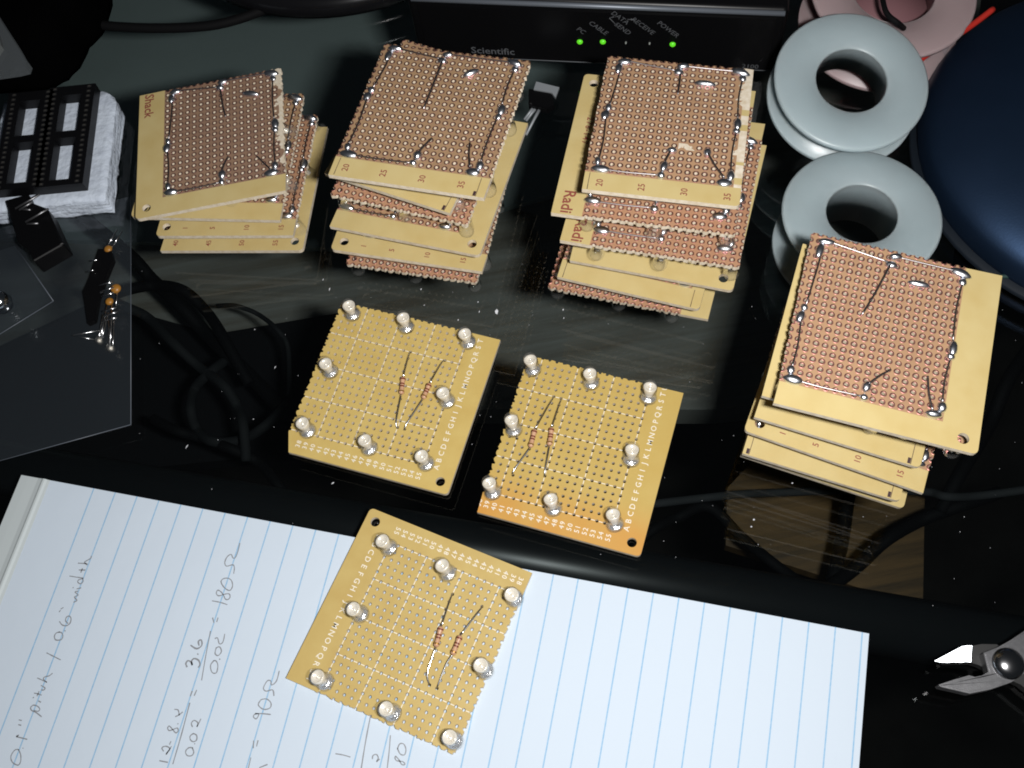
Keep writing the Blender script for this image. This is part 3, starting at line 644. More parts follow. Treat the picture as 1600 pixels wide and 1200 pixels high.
# ---- third stack
copper_board('S3a', 'top board of the third stack, numbered 20 to 35, right edge scraped bare', dict(holes=(-1,15,0,18), l='cut', r=16.4, b=-3.25, t='cut', nopad=((15,18,12,18),(15,18,4,6),(9,10,5,5)), bare=((15.5,18,11.8,21),(14.8,18,13.6,15.2),(15.4,18,3.6,7),(8.75,9.7,4.75,5.6),(9.5,10.25,4.4,5.2),(15.85,18,-.5,21)), seed=41), (105.9,41.7,62.1,-19.74,-6.07,.48),
 nums([('20',0),('25',4.95),('30',9.95),('35',14.95)], 2.9), dict(uL=-.6, uR=14.9, bm=7, tm=7.3, vM=9.4, vT=18.1, cu=10.6, cv=15.6, cr=0, stubs=[[(7.4,17.2,.8),(7.5,15.5,.5),(7.5,13.4,.3)],[(7.1,1.7,.9),(7.4,2.8,.8),(7.7,4.0,.8)],[(14.3,.6,.8),(13.2,2.2,.5),(12.0,4.2,.9)]], extra=((7.8,4.1,1.3,.9,1.1,.2),(12,4.4,1.0,1.2,1.1,0))), True, ('BL','BR','R'), .15, ((-1.35,-3.2,-.6,.2),), flux=FLUXM, group=G3)
copper_board('S3b', 'second board down the third stack, thin part number on its left margin', dict(holes=(0,17,0,19), l=-4.3, r='cut', b='cut', t=22.3, mount=((-2.8,20.75),), seed=42), (100.5,35.8,51.1,-21.12,-4.61,-.66),
 [('276-147', -2.2, 12.6, 3.1, DN, dict(space=1.15)), ('RadioShack', -2.6, -2.0, 5.2, DN, dict(bold=.1, clip=(uv(0,-.9), (0,-1))))], dict(v0=1.4, uR=16.4, vT=19), False, ('BL','B','BR','R'), .16, flux=FLUXP, group=G3)
copper_board('S3c', 'third board down the third stack, red lettering on the lower left margin', dict(holes=(0,17,0,19), l=-4.3, r='cut', b='cut', t=22.3, mount=((-2.8,20.75),), seed=43), (102.6,30.5,41.0,-23.23,-4.29,-1.37),
 [('RadioShack', -2.3, -2.0, 5.2, DN, dict(bold=.1, clip=(uv(0,-.9), (0,-1))))], dict(v0=1.4, uR=16.4, vT=19), False, ('BL','B','BR'), .16, flux=FLUXP, group=G3)
copper_board('S3d', 'fourth board down the third stack, plain margin, hole at its lower right corner', dict(holes=(1,17,0,18), l='cut', r=21.3, b=-3.3, t='cut', mount=((19.8,-1.75),), seed=44), (98.5,39.8,29.3,-25.49,2.09,-2.12), (), dict(uL=.8), False, (), .1, group=G3)
copper_board('S3e', 'fifth board down the third stack, plain margin ruled with a dark line near each end', dict(holes=(0,16,0,18), l='cut', r=18.1, b=-3.3, t='cut', seed=45), (96.8,36.9,20.0,-27.09,.29,-.37), (), None, False, (), .1, ((-.35,-3.2,-.6,.2),(16.9,-3.2,-.6,.2)), group=G3)
copper_board('S3f', 'lowest board of the third stack, notched copper strip ending in a tan right corner', dict(holes=(0,17,0,18), l='cut', r=21.2, b='cut', t='cut', seed=46), (90.7,36.0,9.1,-26.16,2.82,-2.65), (), dict(v0=1.2), False, ('BL','B','BR','L'), .16, flux=FLUXP, group=G3)
# ---- right stack
copper_board('S4a', 'top board of the right stack, with wide plain right and lower margins', dict(holes=(0,16,0,18), l='cut', r=20.45, b=-3.25, t='cut', mount=((18.8,-1.83),), seed=51), (144.6,-37.4,58.9,-26.28,.09,2.27),
 (), dict(uL=0, uR=16, bm=8, tm=8.4, vM=8.4, vT=18, cu=11.7, cv=15.4, cr=.05, stubs=[[(8.2,16.9,.8),(7.2,13,.5),(6.2,9.8,.3)],[(8.2,1.5,.9),(9.2,2.8,.8),(10.3,4.0,.3)],[(15.2,.4,.8),(14.6,2.2,.5),(14.2,4.3,.3)]]), True, ('BL','B'), .1, flux=FLUXM, group=G4)
copper_board('S4b', 'second board down the right stack, its plain left margin jutting out beside the top one', dict(holes=(0,17,0,18), l=-4.3, r='cut', b='cut', t='cut', seed=52), (149.1,-41.6,51.8,-28.26,2.7,1.76), (), dict(v0=1.3), False, ('B','BR'), .1, flux=FLUXM, group=G4)
copper_board('S4c', 'third board down the right stack, plain margin with a bright snapped left end', dict(holes=(0,16,0,18), l='cut', r=18.0, b=-3.3, t='cut', seed=53), (144.5,-34.2,38.3,-29.79,1.29,1.33), (), None, False, (), .1, ((16.9,-3.2,-.6,-1.6),), group=G4)
copper_board('S4d', 'fourth board down the right stack, numbered 5 and 10, hole at left corner', dict(holes=(0,16,0,18), l=-4.3, r='cut', b=-3.3, t='cut', mount=((-2.8,-1.75),), seed=54), (150.1,-39.9,28.4,-31.93,1.35,1.43), nums([('1',.1),('5',4.1),('10',9.1),('15',14.1)], 2.6), None, False, (), .1, flux=FLUXM, group=G4)
copper_board('S4e', 'fifth board down the right stack, plain margin with thin dark end lines', dict(holes=(0,16,0,18), l='cut', r=18.0, b=-3.3, t='cut', seed=55), (142.0,-37.8,19.2,-29.54,.63,.68), (), None, False, (), .1, ((-.2,-3.2,-.6,-1.6),(16.9,-3.2,-.6,-1.6)), group=G4)
copper_board('S4f', 'lowest board of the right stack, a sliver with a rounded right corner below the fifth', dict(holes=(1,17,0,18), l='cut', r=20.7, b=-3.3, t='cut', seed=56), (141.3,-33.2,8.0,-29.51,2.44,4.32), (), dict(uL=.8), False, ('L','BR'), .1, group=G4)
# ================================================================ cable modem at the back
MODM = mat('modem_black', (.0035,.0035,.004), .34, spec=.22, bump=(2.5,.06,.1))
A0 = at(650, 92, 0); B0 = at(1212, 118, 0); dx = (B0-A0).normalized(); ang = math.atan2(dx.y, dx.x)
A0 = A0 + dx*1.5; W_ = (B0-A0).length; H_ = 34.6
mod = thing('modem', 'black cable modem with green lights standing behind the middle stacks', 'modem', A0, (0,0,ang))
fn = Vector((dx.y, -dx.x, 0)); minv = (Matrix.Translation(A0) @ Matrix.Rotation(ang, 4, 'Z')).inverted()
bm = bmesh.new(); box(bm, 0, W_, 0, 120, 1.5, H_)
bmesh.ops.bevel(bm, geom=[e for e in bm.edges], offset=2.2, segments=4, affect='EDGES', profile=.5)
add('case', tomesh('case', bm, True, [MODM]), mod)
bm = bmesh.new(); box(bm, 4, W_-4, -.6, -.02, 3, H_-4.4); add('front_panel', tomesh('front_panel', bm, mats=[MODM]), mod)
bm = bmesh.new(); tube(bm, [(2, -.3, H_-1.5), (W_-1.5, -.3, H_-1.5)], 1.0, 12); add('edge_highlight', tomesh('edge_highlight', bm, mats=[mat('highlight_grey', (.17,.19,.22), .45, metal=.4)]), mod)  # grey rod imitating the highlight along the case's top bevel
bm = bmesh.new(); tube(bm, [(4, -.55, 3.2), (W_-4, -.55, 3.2)], .22, 6); add('seam', tomesh('seam', bm, mats=[mat('seam_grey', (.12,.13,.14), .5)]), mod)
for (x, y) in ((12,12),(W_-12,12),(12,108),(W_-12,108)):
    bm = bmesh.new(); tube(bm, [(x,y,0),(x,y,1.6)], 5, 12); add('foot', tomesh('foot', bm, mats=[BLACKP]), mod)
GREENON = bpy.data.materials.new('green_lamp'); GREENON.use_nodes = True
gb = GREENON.node_tree.nodes['Principled BSDF']; gb.inputs['Base Color'].default_value = (.05,.35,.02,1)
gb.inputs['Emission Color'].default_value = (.16,.85,.02,1); gb.inputs['Emission Strength'].default_value = .62; gb.inputs['Roughness'].default_value = .25
for px, py, on in ((906,65,1),(942,65,1),(978,66,0),(1015,67,0),(1051,69,1)):
    p = minv @ onplane(px, py, A0 + fn*.6, fn)
    bm = bmesh.new(); r = 1.15 if on else .35
    lathe(bm, [(r,0),(r*.95,.35),(r*.6,.8),(0,.95)], 14, 0, Matrix.Translation((p.x, -.6, p.z)) @ Matrix.Rotation(R_(90), 4, 'X'))
    add('indicator_light', tomesh('indicator_light', bm, mats=[GREENON if on else mat('dark_lamp', (.3,.32,.3), .3)]), mod)
GREYP = mat('grey_print', (.095,.10,.108), .6)
def ftext(s, px, py, size, rot, bold=0.0, M=GREYP):
    p = minv @ onplane(px, py, A0 + fn*.6, fn)
    bm = bmesh.new(); text_bm(bm, s, size, (0,0), 0, 0, bold=bold)
    o = add('printed_lettering', tomesh('printed_lettering', bm, mats=[M]), mod, (p.x, -.64, p.z)); o['kind'] = 'stuff'; o.rotation_euler = (R_(90), R_(-rot), 0)
    # local x of the text turned within the panel plane
    o.rotation_euler = (Matrix.Rotation(R_(90), 3, 'X') @ Matrix.Rotation(R_(rot), 3, 'Z')).to_euler()
ftext('PC', 908, 48, 3.0, -42); ftext('CABLE', 935, 44, 3.0, -42); ftext('DATA', 969, 28, 3.0, -42); ftext('SEND', 973, 45, 3.0, -42)
ftext('RECEIVE', 1005, 41, 3.0, -42); ftext('POWER', 1044, 46, 3.0, -42)
ftext('Scientific', 770, 80, 4.9, 0, .05); ftext('Atlanta', 762, 92, 4.9, 0, .05); ftext('2100', 1172, 104, 3.2, 0)
bm = bmesh.new()
for (a, b) in (((952,28),(966,42)),((952,28),(960,26)),((980,30),(991,31)),((986,29),(994,34))):
    p, q = [minv @ onplane(*t, A0 + fn*.6, fn) for t in (a, b)]
    tube(bm, [(p.x,-.62,p.z),(q.x,-.62,q.z)], .13, 5)
tag(add('bracket_mark', tomesh('bracket_mark', bm, mats=[GREYP]), mod), None, None, kind='stuff')
# ================================================================ wire spools
def spool(label, c, n, D, hole, h, M, group='empty plastic wire spools', ft=2.2, core=None):
    """flange disc pair on a hollow core; c is the centre of the top flange's outer face, n points out of it"""
    n = Vector(n).normalized()
    o = thing('wire_spool', label, 'spool', c, (0,0,0), group); o.rotation_mode = 'QUATERNION'; o.rotation_quaternion = n.to_track_quat('Z', 'Y')
    R = D/2; rc = core or hole+2.2
    for z, s in ((0, 1), (-h, -1)):
        bm = bmesh.new()
        lathe(bm, [(hole+.02, z-s*ft), (hole+.02, z-s*.6), (hole+.5, z), (R-.8, z), (R-.1, z-s*.5), (R, z-s*ft*.5), (R-.3, z-s*ft), (hole+.02, z-s*ft)], 72)
        bmesh.ops.recalc_face_normals(bm, faces=bm.faces)
        f = add('flange', tomesh('flange', bm, mats=[M]), o)
    bm = bmesh.new(); lathe(bm, [(hole, -.4), (hole, -h+.4), (rc, -h+ft), (rc, -ft), (hole, -.4)], 56); bmesh.ops.recalc_face_normals(bm, faces=bm.faces)
    add('core', tomesh('core', bm, mats=[M]), o)
    return o
sl = at(1347, 333, 21.5)
spool('white plastic spool lying flat, nearest the right stack of boards', (sl.x, sl.y, 21.5), (.03,.02,1), 53.0, 11.7, 21.5, WHITEP)
su = at(1331, 125, 31)
UPN = (-FWD*.82 + Vector((0.06,.10,.62))).normalized()
spool('white plastic spool propped up at a tilt beside the black modem', su, UPN, 53.5, 12.2, 13.5, WHITEP)
PINKP = mat('pinkish_plastic', (.36,.275,.28), .4, spec=.4, Subsurface_Weight=.8, Subsurface_Scale=6.0, Subsurface_Radius=(1,.8,.8))
st = at(1397, -18, 28)
th_ = spool('pinkish spool of red wire at the top edge behind the white ones', st, (-FWD*.5 + Vector((.05,.1,.8))).normalized(), 60, 15, 22, PINKP)
bm = bmesh.new(); lathe(bm, [(0,-11),(15.0,-11),(15.0,-9.5),(0,-9.5)], 40); add('lit_bore_disc', tomesh('lit_bore_disc', bm, mats=[mat('lit_bore_pink', (.22,.11,.12), .5)]), th_)  # added disc; its pink imitates the lit inside of the bore
REDW = mat('red_insulation', (.50,.03,.02), .4)
bm = bmesh.new()
lathe(bm, [(17.3,-19.6),(21,-19.6),(22.4,-18),(21.6,-14),(22.5,-10),(21.4,-6),(21.8,-3),(17.3,-2.4)], 40); add('wound_wire', tomesh('wound_wire', bm, mats=[mat('red_winding', (.45,.05,.06), .5)]), th_)
bm = bmesh.new(); tube(bm, smoothpts([at(1428,98,20), at(1450,80,22), at(1478,66,24), at(1515,42,24), at(1552,14,25)], 5), [2.0]*6+[1.15]*15, 8); 
tag(add('loose_wire', tomesh('loose_wire', bm, mats=[REDW])), 'loose end of red wire sticking out past the pinkish spool', 'wire')
bm = bmesh.new(); tube(bm, smoothpts([at(1376,-25,34), at(1381,8,36), at(1388,24,36), at(1403,36,35), at(1412,44,28)], 5), 1.0, 8)
tag(add('loose_wire', tomesh('loose_wire', bm, mats=[CB])), 'short black wire hanging over the pinkish spool at the top edge', 'wire')
# clear wrapping beside the spools
WRAP = clear('clear_wrap', (.96,.96,.97), 1.5, .06, milk=.10, milkcol=(.6,.65,.7), gain=1.6)
bm = bmesh.new()
ring = [[at(1446+8*i, 96-22*i, 6), at(1470+10*i, 76-19*i, 16+2*i), at(1478+12*i, 90-22*i, 3)] for i in range(5)]
V_ = [[bm.verts.new(p) for p in r] for r in ring]
for a, b in zip(V_, V_[1:]):
    for k in range(2): bm.faces.new((a[k], a[k+1], b[k+1], b[k]))
tag(add('plastic_wrap', tomesh('plastic_wrap', bm, True, [WRAP])), 'crumpled strip of clear wrap between the pinkish spool and the blue dome', 'plastic wrap')
# ================================================================ blue dome
NAVY = mat('navy_plastic', (.018,.038,.080), (.5), spec=.4, metal=.8, noise=(.03,.35,.65,(.015,.032,.068)), bump=(1.5,.2,.15))
dm = thing('dome_lid', 'large dark navy blue dome at the right edge behind the right stack', 'lid', (269.5, 38, 0))
bm = bmesh.new(); lathe(bm, [(70,4),(70.5,6),(69.5,9)]+[(69.5*math.cos(R_(a)), 9+17*math.sin(R_(a))) for a in range(6, 91, 6)], 72); add('shell', tomesh('shell', bm, mats=[NAVY]), dm)
bm = bmesh.new(); lathe(bm, [(60,0),(71.5,0),(72.4,1.2),(71.8,2.6),(69.8,3.2),(69.8,4.6),(60,4.6)], 72); add('rim', tomesh('rim', bm, mats=[mat('grey_blue_rim', (.008,.012,.018), .6, spec=.2)]), dm)
bm = bmesh.new(); tube(bm, smoothpts([at(1500,431,3), at(1535,432,4), at(1568,432,4.5), at(1610,426,4.5), at(1660,412,4)], 5), .85, 8)
tag(add('cord', tomesh('cord', bm, mats=[mat('green_cord', (.02,.05,.045), .5)])), 'thin dark green cord along the near edge of the navy dome', 'cord')
# ================================================================ round stand, cable, pouch and packaging at the back left
BLK = mat('gloss_black', (.006,.006,.007), .22, spec=.5)
ls = thing('round_stand', 'round black stand with pale blue reflection painted on its inner ring at the top edge', 'stand', (6, 252, 0))
bm = bmesh.new(); lathe(bm, [(0,0),(80,0),(83,1.5),(84,5),(82,9),(77,11),(72,10.5),(70,8),(0,7)], 80); add('base', tomesh('base', bm, mats=[BLK]), ls)
bm = bmesh.new(); lathe(bm, [(70.6,8.6),(69,9.6),(64,9.4),(62,7.4)], 80); add('ring', tomesh('ring', bm, mats=[mat('ring_blue_reflection', (.16,.22,.30), .3, metal=.5)]), ls)  # inner rim; a pale blue reflection is put into its colour
bm = bmesh.new(); tube(bm, smoothpts([at(100,30,2.2), at(165,40,2.2), at(240,44,2.2), at(320,41,2.2), at(372,30,2.2), at(420,12,2.2)], 6), 2.0, 10)
tag(add('cable', tomesh('cable', bm, mats=[CB])), 'black cable lying on the glass between the dark pouch and the round stand', 'cable')
bm = bmesh.new(); rnd = random.Random(4)
outline = [at(-60,150,0), at(60,142,0), at(100,130,0), at(125,106,0), at(141,76,0), at(160,56,0), at(171,31,0), at(176,0,0), at(170,-40,0), at(-80,-60,0)]
cen = sum(outline, Vector())/len(outline)
sm_ = smoothpts(outline+[outline[0]], 4)[:-1]
rings = []
for s, z in ((1.0,.2),(1.0,3),(.97,9),(.9,16),(.78,21),(.6,24),(.35,25.5)):
    rings.append([bm.verts.new(cen + (p-cen)*(s+rnd.uniform(-.008,.008)) + Vector((0,0,z+rnd.uniform(-.5,.5)))) for p in sm_])
for a, b in zip(rings, rings[1:]):
    for k in range(len(a)): bm.faces.new((a[k], b[k], b[(k+1)%len(a)], a[(k+1)%len(a)]))
bm.faces.new(rings[-1]); bm.faces.new(list(reversed(rings[0]))); bmesh.ops.recalc_face_normals(bm, faces=bm.faces)
tag(add('pouch', tomesh('pouch', bm, True, [mat('black_cloth', (.0012,.0012,.0013), .95, spec=0)])), 'soft black pouch filling the top left corner of the glass', 'pouch')
CLEARP = clear('clear_blister', (.93,.95,.96), 1.5, .05, milk=.10, milkcol=(.5,.55,.58), gain=1.5)
bl = thing('blister_pack', 'corner of a clear plastic pack on the black pouch at the left edge', 'packaging', at(0,90,27))
bi = Matrix.Translation(at(0,90,27)).inverted()
bm = bmesh.new(); q = [bi @ at(*t, 27) for t in ((-60,130),(30,117),(46,113),(49,104),(40,88),(-4,20),(-60,0))]
prism(bm, [(p.x,p.y) for p in q], -1, 3.5); add('tray', tomesh('tray', bm, mats=[CLEARP]), bl)
bm = bmesh.new(); q = [bi @ at(*t, 27) for t in ((-40,112),(4,103),(14,88),(8,66),(-4,50),(-40,40))]
prism(bm, [(p.x,p.y) for p in q], 3.6, 6); add('card', tomesh('card', bm, mats=[mat('grey_card', (.11,.12,.12), .6)]), bl)
# ================================================================ foam block with two chip sockets
FOAM = mat('white_foam', (.66,.73,.83), .85, spec=.15, bump=(.35,.9,.8), noise=(.25,.3,.7,(.54,.60,.70)))
FT = 9.0
fa, fb = at(183,140,FT), at(164,312,FT)
ydir = (fa-fb).normalized(); fang = math.atan2(ydir.y, ydir.x)-math.pi/2
fo = thing('foam_block', 'white foam block holding two long black chip sockets at the left edge', 'foam', (fb.x, fb.y, 0), (0,0,fang))
finv = (Matrix.Translation((fb.x, fb.y, 0)) @ Matrix.Rotation(fang, 4, 'Z')).inverted()
Lf = (fa-fb).length
bm = bmesh.new(); box(bm, -46, 0, 0, Lf, .3, FT)
bmesh.ops.subdivide_edges(bm, edges=bm.edges[:], cuts=14, use_grid_fill=True)
rn = random.Random(9)
for v in bm.verts:
    x, y, z = v.co
    cr = max(0, (x+5)/5)*max(0, (y-(Lf-6))/6)
    v.co.x -= cr*2.5; v.co.y -= cr*2.0
    v.co += Vector((rn.uniform(-.45,.45), rn.uniform(-.45,.45), rn.uniform(-.25,.25) if z > .5 else 0))
add('foam', tomesh('foam', bm, True, [FOAM]), fo)
SOCK = mat('socket_black', (.0035,.0035,.0042), .42, spec=.25)
def socket(label, trc, brc, w=18.2):
    a, b = at(*trc, FT+6), at(*brc, FT+6); d = (a-b); L = d.length; an = math.atan2(d.y, d.x)-math.pi/2
    o = thing('chip_socket', label, 'chip socket', (b.x, b.y, FT), (0,0,an), 'chip sockets pressed into the foam')
    bm = bmesh.new()
    W0 = [(-w,0),(0,0),(0,L),(-w,L)]; g = 5.0
    mid = L/2
    h1 = [(-w+g,2.6),(-w+g,mid-1.6),(-g,mid-1.6),(-g,2.6)]; h2 = [(-w+g,mid+1.6),(-w+g,L-4.5),(-g,L-4.5),(-g,mid+1.6)]
    prism(bm, W0, 1.2, 6.0, 0, (h1, h2)); add('frame', tomesh('frame', bm, mats=[SOCK]), o)
    for s in (-w+2.3, -2.3):
        for i in range(20):
            y = L/20*(i+.5)
            pass
    bm = bmesh.new(); bm2 = bmesh.new()
    for s in (-w+2.3, -2.3):
        for i in range(20):
            y = L/20*(i+.5)
            box(bm, s-.75, s+.75, y-.5, y+.5, 6.01, 6.10); box(bm, s-.3, s+.3, y-.12, y+.35, 6.1, 6.16, 1)
            box(bm2, s-.25, s+.25, y-.12, y+.12, -3, 1.2)
    tag(add('contact_slots', tomesh('contact_slots', bm, mats=[mat('slot_dark', (.02,.02,.02), .6), mat('contact_metal', (.22,.20,.17), .4, metal=.8)]), o), None, None, kind='stuff')
    tag(add('pins', tomesh('pins', bm2, mats=[BRIGHT]), o), None, None, kind='stuff')
socket('long black chip socket on the right half of the white foam block', (149,130), (129,286))
socket('long black chip socket on the left half of the foam, reaching the picture edge', (85,139), (62,291))
# ================================================================ clear bags and loose parts at the left edge
BAG = clear('clear_bag', (.86,.87,.88), 1.45, .12, milk=.03, milkcol=(.28,.34,.40), gain=1.2)
def sheet(name, quad, z0, amp, label, M, cat, seed, n=14):
    rn = random.Random(seed); bm = bmesh.new(); ph = [rn.uniform(0,6) for _ in range(4)]
    a, b, c, d = quad; g = []
    for zz in (0, 1):
        rows = []
        for i in range(n+1):
            row = []
            for j in range(n+1):
                s, t = i/n, j/n
                p = (a*(1-s)+b*s)*(1-t) + (d*(1-s)+c*s)*t
                e = math.sin(math.pi*s)*math.sin(math.pi*t)
                z = z0 + .15 + (amp*e*(1+.35*math.sin(5*s+ph[0])+.3*math.sin(7*t+3*s+ph[1])) if zz else 0)
                row.append(bm.verts.new((p.x, p.y, z+(.12 if zz else 0))))
            rows.append(row)
        g.append(rows)
    for k, rows in enumerate(g):
        for i in range(n):
            for j in range(n):
                f = (rows[i][j], rows[i+1][j], rows[i+1][j+1], rows[i][j+1])
                bm.faces.new(f if k else tuple(reversed(f)))
    root = thing(name, label, cat, (a.x, a.y, 0))
    for v in bm.verts: v.co -= Vector((a.x, a.y, 0))
    add('film', tomesh('film', bm, True, [M]), root)
    bm = bmesh.new()   # welded seam round the mouth and sides
    for p, q in ((a,b),(b,c),(c,d)):
        tube(bm, [Vector((p.x-a.x,p.y-a.y,z0+.3)), Vector((q.x-a.x,q.y-a.y,z0+.3))], .16, 5)
    add('seam', tomesh('seam', bm, mats=[mat('bag_seam', (.10,.115,.14), .4)]), root)
    return root
sheet('plastic_bag', (at(205,307,0), at(205,664,0), at(-60,737,0), at(-60,372,0)), 0, 1.1, 'large clear plastic bag with loose electronic parts lying at the left edge', BAG, 'plastic bag', 1)
sheet('plastic_bag', (at(24,384,7), at(84,471,7), at(-60,560,7), at(-90,420,7)), 7, 1.2, 'small clear bag corner lying on the large bag at the left edge', BAG, 'plastic bag', 2, 8)
ORANGE = mat('orange_epoxy', (.34,.15,.022), .4)
def lead3(bm, pts, r=.28): tube(bm, [at(x, y, z) for x, y, z in pts], r, 6)
def cap(label, c, leads, r=2.4, sq=.62):
    p = at(c[0], c[1], 3.2); o = thing('capacitor', label, 'capacitor', p, (0,0,random.uniform(0,3)), 'orange capacitors on the clear bag')
    bm = bmesh.new(); lathe(bm, [(0,-r*sq),(r*.6,-r*sq*.85),(r*.95,-r*sq*.35),(r,0),(r*.95,r*sq*.35),(r*.6,r*sq*.85),(0,r*sq)], 16); add('body', tomesh('body', bm, mats=[ORANGE]), o)
    io = Matrix.Translation(p) @ Matrix.Rotation(o.rotation_euler.z, 4, 'Z'); io = io.inverted()
    for L in leads:
        bm = bmesh.new(); tube(bm, [io @ at(*t) for t in L], .25, 6); add('lead', tomesh('lead', bm, mats=[BRIGHT]), o)
cap('orange capacitor at the upper end of the dark strip on the clear bag', (169,389), [[(166,387,3),(183,359,4)],[(174,388,3),(191,361,4)]], 1.5)
cap('orange capacitor in the middle of the clear bag, the larger of the two close together', (181,451), [[(184,452,3),(181,478,3)],[(172,450,3),(156,458,4)]], 1.9)
cap('orange capacitor on the clear bag just below the larger middle one', (171,471), [[(168,473,3),(156,533,3)],[(175,474,3),(172,540,3)]], 1.5)
strip_ = thing('component_strip', 'long black strip of parts lying slanted on the large clear bag', 'component', at(158,440,1))
si = Matrix.Translation(at(158,440,1)).inverted()
bm = bmesh.new(); q = [si @ at(*t, 1) for t in ((157,394),(176,394),(181,410),(168,442),(158,470),(152,505),(141,510),(136,476),(133,460),(142,440))]
prism(bm, [(p.x,p.y) for p in reversed(q)], 0, 2.4); add('body', tomesh('body', bm, mats=[BLACKP]), strip_)
for a, b in (((155,446),(177,440)),((156,456),(178,449)),((158,463),(178,457)),((160,487),(182,480)),((162,494),(184,487)),((163,501),(183,496)),((140,408),(152,406)),((135,425),(147,422))):
    bm = bmesh.new(); tube(bm, [si @ at(*a, 4.2), si @ at(*b, 4.6)], .3, 6); add('pin', tomesh('pin', bm, mats=[BRIGHT]), strip_)
for lab, pts, ends in (('fine bent wire lead at the lower left of the parts on the clear bag', [(158,516,2.5),(112,524,2.5),(148,531,2.5)], []),):
    bm = bmesh.new(); tube(bm, [at(*t) for t in pts], .2, 6); tag(add('wire_lead', tomesh('wire_lead', bm, mats=[BRIGHT])), lab, 'wire')
for lab, pts in (('clear tiny lamp with two long leads at the bottom of the clear bag, left one', [(165,490,3),(156,533,3)]), ('clear tiny lamp with long leads at the bottom of the clear bag, right one', [(174,500,3),(174,545,3)])):
    o = thing('small_lamp', lab, 'lamp', at(*pts[1][:2], 3)); oi = Matrix.Translation(at(*pts[1][:2], 3)).inverted()
    bm = bmesh.new(); lathe(bm, [(0,-1.4),(1.0,-1.2),(1.3,-.4),(1.3,1.2),(.9,2.2),(0,2.5)], 12); add('bulb', tomesh('bulb', bm, mats=[LENS]), o)
    bm = bmesh.new(); lathe(bm, [(0,-.5),(.7,-.2),(.7,.8),(0,1.2)], 10); add('core', tomesh('core', bm, mats=[CUP]), o)
    for k in (-.5, .5):
        bm = bmesh.new(); tube(bm, [(k,0,0), oi @ at(*pts[0]) + Vector((k*2,0,0))], .22, 6); add('lead', tomesh('lead', bm, mats=[BRIGHT]), o)
# black plastic housing with bent contacts on the bags
hs = thing('connector', 'black plastic connector block with thin bent metal contacts beside the foam', 'connector', at(62,368,8)); hi_ = Matrix.Translation(at(62,368,8)).inverted()
bm = bmesh.new(); q = [hi_ @ at(*t, 8) for t in ((16,322),(52,312),(58,326),(82,335),(107,390),(60,417),(52,398),(36,388))]
prism(bm, [(p.x,p.y) for p in reversed(q)], -4.5, 4); bmesh.ops.bevel(bm, geom=bm.edges[:], offset=.4, segments=1, affect='EDGES')
add('housing', tomesh('housing', bm, mats=[BLACKP]), hs)
for pts in (((24,326,12.5),(62,304,14.5)),((30,328,12.6),(50,316,13.5)),((40,347,12.5),(76,326,14)),((42,350,12.5),(60,349,12.8)),((34,327,12.5),(48,328,12.8))):
    bm = bmesh.new(); tube(bm, [hi_ @ at(*t) for t in pts], .4, 6); add('contact', tomesh('contact', bm, mats=[GREYM]), hs)
bm = bmesh.new(); lathe(bm, [(0,0),(3.5,0),(4.2,2),(3.6,5),(2,6.5),(0,6.8)], 18, 0, Matrix.Translation(at(6,478,8.6)))
tag(add('metal_knob', tomesh('metal_knob', bm, True, [mat('chrome_knob', (.55,.58,.6), .15, metal=1)])), 'shiny metal knob at the left edge under the small bag corner', 'knob')
# ================================================================ transistor between the stacks
tp = at(846,162,3); tr = thing('transistor', 'black three legged transistor with a metal tab right of the second stack', 'transistor', (tp.x,tp.y,0)); ti = Matrix.Translation((tp.x,tp.y,0)).inverted()
def tq(l, z): return [((ti @ at(x,y,z)).x, (ti @ at(x,y,z)).y) for x, y in l]
bm = bmesh.new(); prism(bm, list(reversed(tq(((826,140),(862,146),(866,165),(856,172),(826,166)),3.6))), 1.2, 4.6); bmesh.ops.bevel(bm, geom=bm.edges[:], offset=.35, segments=2, affect='EDGES'); add('body', tomesh('body', bm, mats=[BLACKP]), tr)
bm = bmesh.new(); prism(bm, list(reversed(tq(((838,129),(874,138),(868,154),(862,146),(834,141)),4.6))), 4.1, 5.2); add('tab', tomesh('tab', bm, mats=[mat('dull_tin', (.30,.32,.34), .5, metal=.25)]), tr)
for a, b in (((832,170),(819,187)),((836,170),(822,189)),((842,172),(822,211))):
    bm = bmesh.new(); tube(bm, [ti @ at(*a, 2.2), (ti @ at(*a, 2.2)).lerp(ti @ at(*b, 1.2), .35), ti @ at(*b, .6)], [.8,.55,.5], 6); add('leg', tomesh('leg', bm, mats=[mat('dull_tin_leg', (.30,.32,.34), .5, metal=.25)]), tr)
# ================================================================ wire cutters
CZ = 9.0
ct = thing('wire_cutters', 'steel wire cutters with open jaws reaching in from the right edge', 'pliers', (at(1575,1037,0).x, at(1575,1037,0).y, 0)); ci = Matrix.Translation((at(1575,1037,0).x, at(1575,1037,0).y, 0)).inverted()
def cq(l, z, ox=1340, oy=900, sc=4.615): return [(lambda p: (p.x, p.y))(ci @ at(ox+x/sc, oy+y/sc, z)) for x, y in l]
bm = bmesh.new()
prism(bm, list(reversed(cq([(912,552),(1010,514),(1105,462),(1200,398),(1330,310),(1480,230),(1560,300),(1420,500),(1280,650),(1112,764),(960,816),(812,846),(602,797),(588,782),(700,745),(808,714),(850,726),(900,716),(946,690)],CZ))), 4.5, CZ)
bmesh.ops.bevel(bm, geom=[e for e in bm.edges if abs(e.verts[0].co.z-CZ) < .01 and abs(e.verts[1].co.z-CZ) < .01 and len(e.link_faces) == 2 and e.calc_face_angle(0) > .5], offset=.5, segments=2, affect='EDGES')
add('front_jaw', tomesh('front_jaw', bm, mats=[GREYM]), ct)
bm = bmesh.new()
